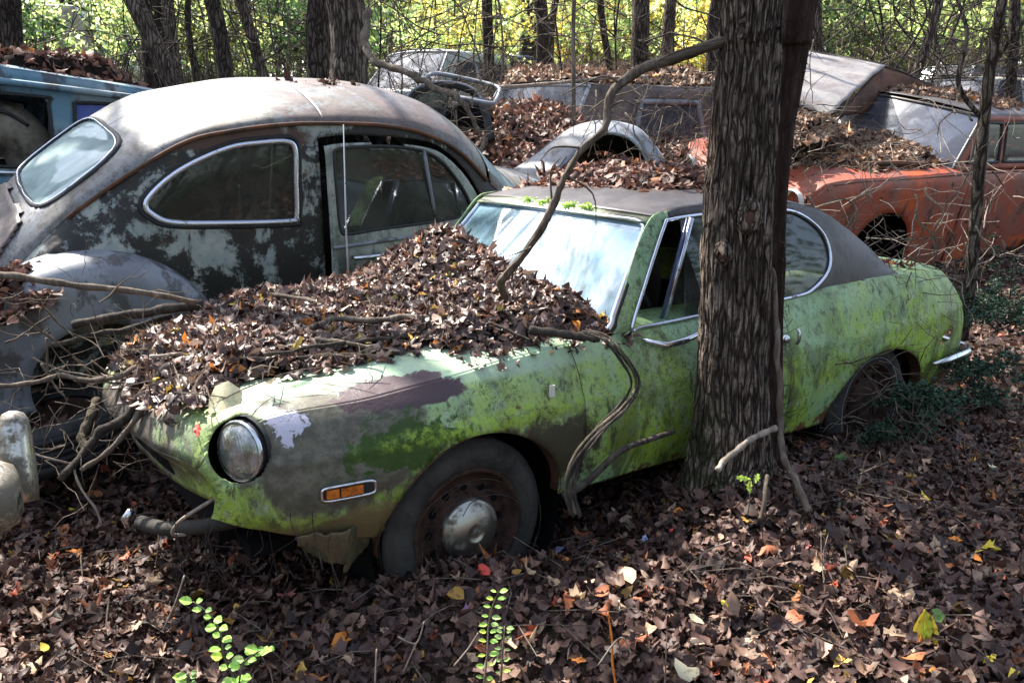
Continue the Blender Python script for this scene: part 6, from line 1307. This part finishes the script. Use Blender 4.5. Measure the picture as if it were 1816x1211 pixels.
for i, pts in enumerate(TW):
    stick('twig', 'thin bare twig in front of the coupe tail and the cars behind', 'twig', [at(*p) for p in pts], .0045 if i % 3 else .006, .002, ['twig', 'twig_pale', 'twig'][i % 3], 6, 'bare twigs around the big tree and the coupe tail', rough=.03)
# fine twigs on the ground, a few arching wires of dead grass over the wheel
mb = MB(); rgq = np.random.default_rng(8)
for i in range(420):
    y = rgq.uniform(1.7, 4.5); x = rgq.uniform(-.62, .66)*y; z = gz(x, y)+.03; a = rgq.uniform(0, 6.28); L = rgq.uniform(.03, .16); d = np.array([math.cos(a), math.sin(a), rgq.normal(0, .25)])*L
    mb.tube([np.array([x, y, z])-d, np.array([x, y, z+.012])+rgq.normal(0, .008, 3), np.array([x, y, z])+d], [.0012, .0022, .0010], 4, False)
tag(mb.build('ground_twigs', MAT['twig'], None), 'thin dry twigs scattered in the foreground litter', 'twigs', kind='stuff')
mb = MB()
for i in range(12):
    a0 = rgq.uniform(0, 6.28); c = WG(np.array([[.055+rgq.normal(0, .03), -.70-rgq.uniform(0, .03), .26+rgq.normal(0, .03)]]))[0]; R0 = rgq.uniform(.10, .24); th = np.linspace(a0, a0+rgq.uniform(1.2, 3.5), 9)
    P = np.array([Rg@np.array([R0*math.cos(t_), rgq.normal(0, .006), R0*math.sin(t_)])+c for t_ in th]); mb.tube(catmull(P, 3), .0013, 4, False)
for i in range(40):
    u = rgq.uniform(300, 640); p = at(u, rgq.uniform(900, 960), 1.95+rgq.uniform(0, .3)); P = [p, p+np.array([rgq.normal(0, .01), 0, -.05]), p+np.array([rgq.normal(0, .03), rgq.normal(0, .02), -rgq.uniform(.08, .2)])]; mb.tube(catmull(P, 3), .0012, 4, False)
tag(mb.build('dead_grass', MAT['twig_dark'], None), 'wiry dead stems curling over the front wheel and hanging under the nose', 'grass', kind='stuff')
for k, (u, v) in enumerate([(1008, 352), (1035, 356), (1078, 361), (1100, 366)]):
    yk = [.08, -.02, -.17, -.25][k]; p = WG(np.array([[.905-.09*(1-(yk/.53)**2)+.015, yk, 1.142]]))[0]; rgm = np.random.default_rng(70+k); V, F = leafquads(p+rgm.normal(0, 1, (10, 3))*np.array([.012, .010, .003]), .008, 14, .010, rgm)
    o = mk('moss_tuft', V-p, F, MAT['leaf_bright']); o.location = p; tag(o, ['small moss tuft on the header strip, leftmost', 'second moss tuft from the left on the header strip', 'moss tuft just right of the limb on the header strip', 'rightmost moss tuft on the header strip'][k], 'moss')
# ------------------------------------------------------------ small live plants
def leaflet(mb, c, d, n, s, w_=.55):
    d = d/np.linalg.norm(d); n = n-d*(n@d); n /= np.linalg.norm(n)+1e-9; sd = np.cross(d, n); pts = [c]
    for t_, q in ((.2, .7), (.5, 1), (.8, .65)): pts.append(c+d*s*t_+sd*s*w_*.5*q+n*s*.06)
    pts.append(c+d*s-n*s*.05)
    for t_, q in ((.8, .65), (.5, 1), (.2, .7)): pts.append(c+d*s*t_-sd*s*w_*.5*q+n*s*.06)
    mid = c+d*s*.5-n*s*.03; V = [mid]+pts; k = len(pts); mb.add(V, [(0, 1+i, 1+(i+1) % k) for i in range(k)])
def sprig(name, label, pts, n, s, mat, seed, w_=.7, pairs=True, stem='twig', droop=0.0, cat='plant'):
    rg = np.random.default_rng(seed); P = catmull([at(*p) for p in pts], 8); t = thing(name, label, cat, P[-1])
    V, F = tube(P, np.linspace(.0014, .0028, len(P)), 6); o = mk('stem', V-P[-1], F, MAT[stem], t, True)
    for i in range(n):
        k = int((i+.4)/n*(len(P)-2)); p = P[k]
        for sg in ((-1, 1) if pairs else (rg.choice([-1, 1]),)):
            a = rg.uniform(-.5, .5); d = np.array([sg*math.cos(a), math.sin(a)-.2, .25-droop+rg.normal(0, .15)]); nn = np.array([rg.normal(0, .3), -.5, .8]); mb = MB(); leaflet(mb, P[-1]*0+p-P[-1]+d*.004, d, nn, s*rg.uniform(.6, 1.2), w_*rg.uniform(.75, 1.1)); mb.build('leaf', MAT[mat if rg.uniform() < .6 else rg.choice(['leaf_lime', 'fl_lime', 'leaf_green'])], t)
    return t
sprig('seedling', 'bright lime round leaved sprig arching at lower left', [(342, 1066, 1.72), (375, 1092, 1.71), (392, 1125, 1.70), (398, 1165, 1.69), (415, 1205, 1.68), (420, 1240, 1.66)], 10, .026, 'leaf_bright', 1, .85)
sprig('seedling', 'low side shoot of bright leaves right of the arching sprig', [(475, 1148, 1.68), (450, 1160, 1.68), (430, 1180, 1.67), (422, 1230, 1.66)], 6, .025, 'leaf_bright', 2, .85)
sprig('seedling', 'dark toned small sprig at the bottom edge left of the bright one', [(335, 1192, 1.66), (335, 1225, 1.65)], 4, .026, 'leaf_green', 3, .8)
sprig('seedling', 'upright pale green sprig with paired oval leaves at bottom centre', [(884, 1048, 1.74), (872, 1080, 1.73), (866, 1115, 1.72), (864, 1160, 1.70), (858, 1215, 1.68), (856, 1250, 1.66)], 12, .022, 'leaf_bright', 4, .6)
sprig('seedling', 'faint second sprig with small leaves just right of the upright pale one', [(895, 1110, 1.78), (892, 1150, 1.76), (888, 1210, 1.74)], 6, .017, 'leaf_lime', 5, .6)
def trio(label, u, v, Y, s, mat, ang, name='seedling', kind=0, stemlen=.12):
    rg = np.random.default_rng(int(u)); c = at(u, v, Y); t = thing(name, label, 'plant', c-np.array([0, 0, stemlen])); V, F = tube([np.array([0, 0, 0]), np.array([.004, 0, stemlen*.5]), np.array([0, 0, stemlen])], .0018, 5); mk('stem', V, F, MAT['twig'], t, True)
    for a, dr in ang:
        d = np.array([math.cos(a), 0, math.sin(a)]); p = np.array([0, 0, stemlen])+d*s*1.0
        V, F = leaf_arrays(p[None], np.array([[.05, -.8, .5]]), s/.95, tilt=.12, curl=.3, which=[kind], rg=rg, lift=0); mk('leaf', V, F, MAT[mat], t)
trio('three leaved lime seedling at the foot of the big tree', 1330, 852, 2.22, .020, 'fl_lime', [(2.8, 0), (.35, 0), (-1.6, 0)], kind=2)
trio('small dark green seedling with toothed leaves under the coupe tail', 1492, 822, 3.0, .028, 'leaf_green', [(2.7, 0), (.4, 0), (-1.4, 0), (1.5, 0)])
trio('teal green low plant in the right litter', 1620, 902, 2.7, .030, 'leaf_cedar', [(2.8, 0), (.2, 0), (-.5, 0), (1.2, 0)])
trio('second teal green low plant right of the first', 1672, 915, 2.7, .030, 'leaf_cedar', [(2.6, 0), (.4, 0), (-.9, 0), (1.8, 0)])
trio('green leaves on the drooping yellow plant at lower right', 1655, 1090, 1.85, .013, 'leaf_green', [(.7, 0), (-.4, 0), (3.3, 0)], kind=3)
def droopy():
    p = at(1640, 1080, 1.83); t = thing('drooping_seedling', 'yellow seedling with limp hanging leaves at lower right', 'plant', at(1622, 1215, 1.80)); b = np.array(t.location)
    V, F = tube(catmull([at(1622, 1215, 1.80), at(1632, 1140, 1.82), p], 6)-b, .0022, 6); mk('stem', V, F, MAT['fl_yellow'], t, True)
    for i, (dx, l) in enumerate(((-.03, .09), (.012, .10), (.04, .105), (.025, .07))):
        mb = MB(); leaflet(mb, p-b, np.array([dx, -.01, -l]), np.array([dx, -1, .2]), l*1.0, .26); mb.build('leaf', MAT['fl_yellow' if i != 1 else 'fl_lime'], t)
droopy()
S('stem', 'orange bare stem standing at lower centre', 'stem', [(1075, 1090, 1.78), (1086, 1140, 1.77), (1090, 1215, 1.75)], .002, .003, 'fl_orange')
for i, pts in enumerate([[(805, 1180, 1.75), (830, 1150, 1.76), (848, 1122, 1.77)], [(705, 1128, 1.8), (738, 1140, 1.8), (752, 1102, 1.8)], [(738, 1140, 1.8), (720, 1180, 1.78), (716, 1190, 1.78)], [(665, 1211, 1.72), (668, 1150, 1.74)], [(327, 1020, 1.95), (310, 1070, 1.92), (288, 1118, 1.9)], [(1240, 1010, 2.0), (1248, 980, 2.0), (1295, 960, 2.0)], [(1120, 1160, 1.75), (1100, 1130, 1.76), (1060, 1180, 1.75)]]):
    stick('twig', 'pale dry twig standing out of the foreground litter', 'twig', [at(*p) for p in pts], .0022, .0018, 'twig_pale', 5, 'pale twigs in the foreground litter')
# dark cedar sprays at the right
def cedar(label, u, v, Y, rad, n, seed):
    rg = np.random.default_rng(seed); c = at(u, v, Y); t = thing('cedar_shrub', label, 'shrub', (c[0], c[1], gz(c[0], c[1]))); b = np.array(t.location); mb = MB(); Cn = []
    for i in range(n):
        d = rg.normal(0, 1, 3); d[2] = abs(d[2])*.4-.1; d /= np.linalg.norm(d); L = rad*rg.uniform(.5, 1.1); s0 = c+np.array([0, 0, -.1])+rg.normal(0, .05, 3); e = s0+d*L
        P = catmull([s0, (s0+e)/2+np.array([0, 0, .04]), e], 5); mb.tube(P-b, np.linspace(.004, .001, len(P)), 4, False)
        for q in P[3::2]: Cn += [q+rg.normal(0, .015, 3) for _ in range(3)]
    mb.build('stems', MAT['twig_dark'], t)['kind'] = 'stuff'
    V, F = leafquads(np.array(Cn), .014, 9, .016, rg); mk('needles', V-b, F, MAT['leaf_cedar'], t)
cedar('dark green cedar shrub behind the coupe tail at the right edge', 1775, 530, 4.5, .42, 40, 1)
cedar('low dark cedar spray in front of the coupe tail', 1640, 690, 3.35, .20, 16, 2)
cedar('cedar spray over the rear bumper end', 1735, 640, 3.8, .22, 18, 3)
cedar('small cedar spray beside the rear wheel', 1590, 735, 3.2, .10, 6, 4)
cedar('dark shrub at the right edge of the litter', 1830, 890, 2.7, .22, 30, 5)

# fine tangles of dead twigs, too many to count
def tangle(label, boxes, n, L0, L1, r, mat, seed):
    rg = np.random.default_rng(seed); Vs, Fs, off = [], [], 0
    for i in range(n):
        u0, u1, v0, v1, Y0, Y1 = boxes[rg.integers(0, len(boxes))]; p = at(rg.uniform(u0, u1), rg.uniform(v0, v1), rg.uniform(Y0, Y1)); p[2] = max(p[2], gz(p[0], p[1])+.02)
        d = rg.normal(0, 1, 3)*np.array([1, .5, .9]); d /= np.linalg.norm(d); L = rg.uniform(L0, L1); k = 7; P = [p]
        for q in range(k-1): d = d+rg.normal(0, .28, 3); d /= np.linalg.norm(d); P.append(P[-1]+d*L/k)
        P = np.array(P); V, F = tube(P, np.linspace(1, .35, k)*r*rg.uniform(.6, 1.5), 4, False); Vs.append(V); Fs.append(np.array(F)+off); off += len(V)
        if rg.uniform() < .6:
            j = rg.integers(1, 5); e = d+rg.normal(0, .8, 3); e /= np.linalg.norm(e); Q = np.array([P[j], P[j]+e*L*.2, P[j]+e*L*.35+rg.normal(0, L*.03, 3)]); V, F = tube(Q, np.array([.7, .5, .25])*r, 4, False); Vs.append(V); Fs.append(np.array(F)+off); off += len(V)
    tag(mk('twig_tangle', np.concatenate(Vs), np.concatenate(Fs), MAT[mat], None, True), label, 'twigs', kind='stuff')
tangle('tangle of thin dead twigs between the saloon fender and the coupe nose', [(0, 290, 480, 700, 2.45, 2.8), (60, 300, 620, 830, 2.2, 2.6)], 75, .10, .38, .0020, 'twig', 1)
tangle('thin twigs and brambles over the coupe tail and beside the rear wheel', [(1470, 1816, 420, 700, 3.6, 4.4), (1480, 1640, 640, 800, 3.1, 3.5), (1540, 1620, 430, 560, 3.6, 3.8)], 130, .12, .5, .0022, 'twig', 2)
tangle('pale dead twigs in front of the red saloon', [(1390, 1816, 180, 470, 4.6, 5.6)], 90, .15, .6, .0030, 'twig_pale', 3)
tangle('dead twigs lying across the leaf mound and loose fender', [(790, 1260, 130, 320, 5.2, 7.4)], 190, .2, .8, .0032, 'twig', 4)
tangle('dark branches criss crossing in the far brush', [(640, 1290, -20, 130, 8.5, 12), (1430, 1816, -20, 150, 8.5, 12), (180, 600, -20, 120, 8.5, 12)], 270, .6, 2.4, .0065, 'twig_dark', 5)
tangle('grey brown branches criss crossing in the far brush', [(640, 1290, -20, 130, 9, 14), (1430, 1816, -20, 150, 9, 14)], 230, .6, 2.6, .0065, 'twig', 6)
tangle('thin twigs strewn over the right hand litter', [(1380, 1816, 760, 1000, 2.4, 3.4)], 60, .10, .35, .0018, 'twig', 7)
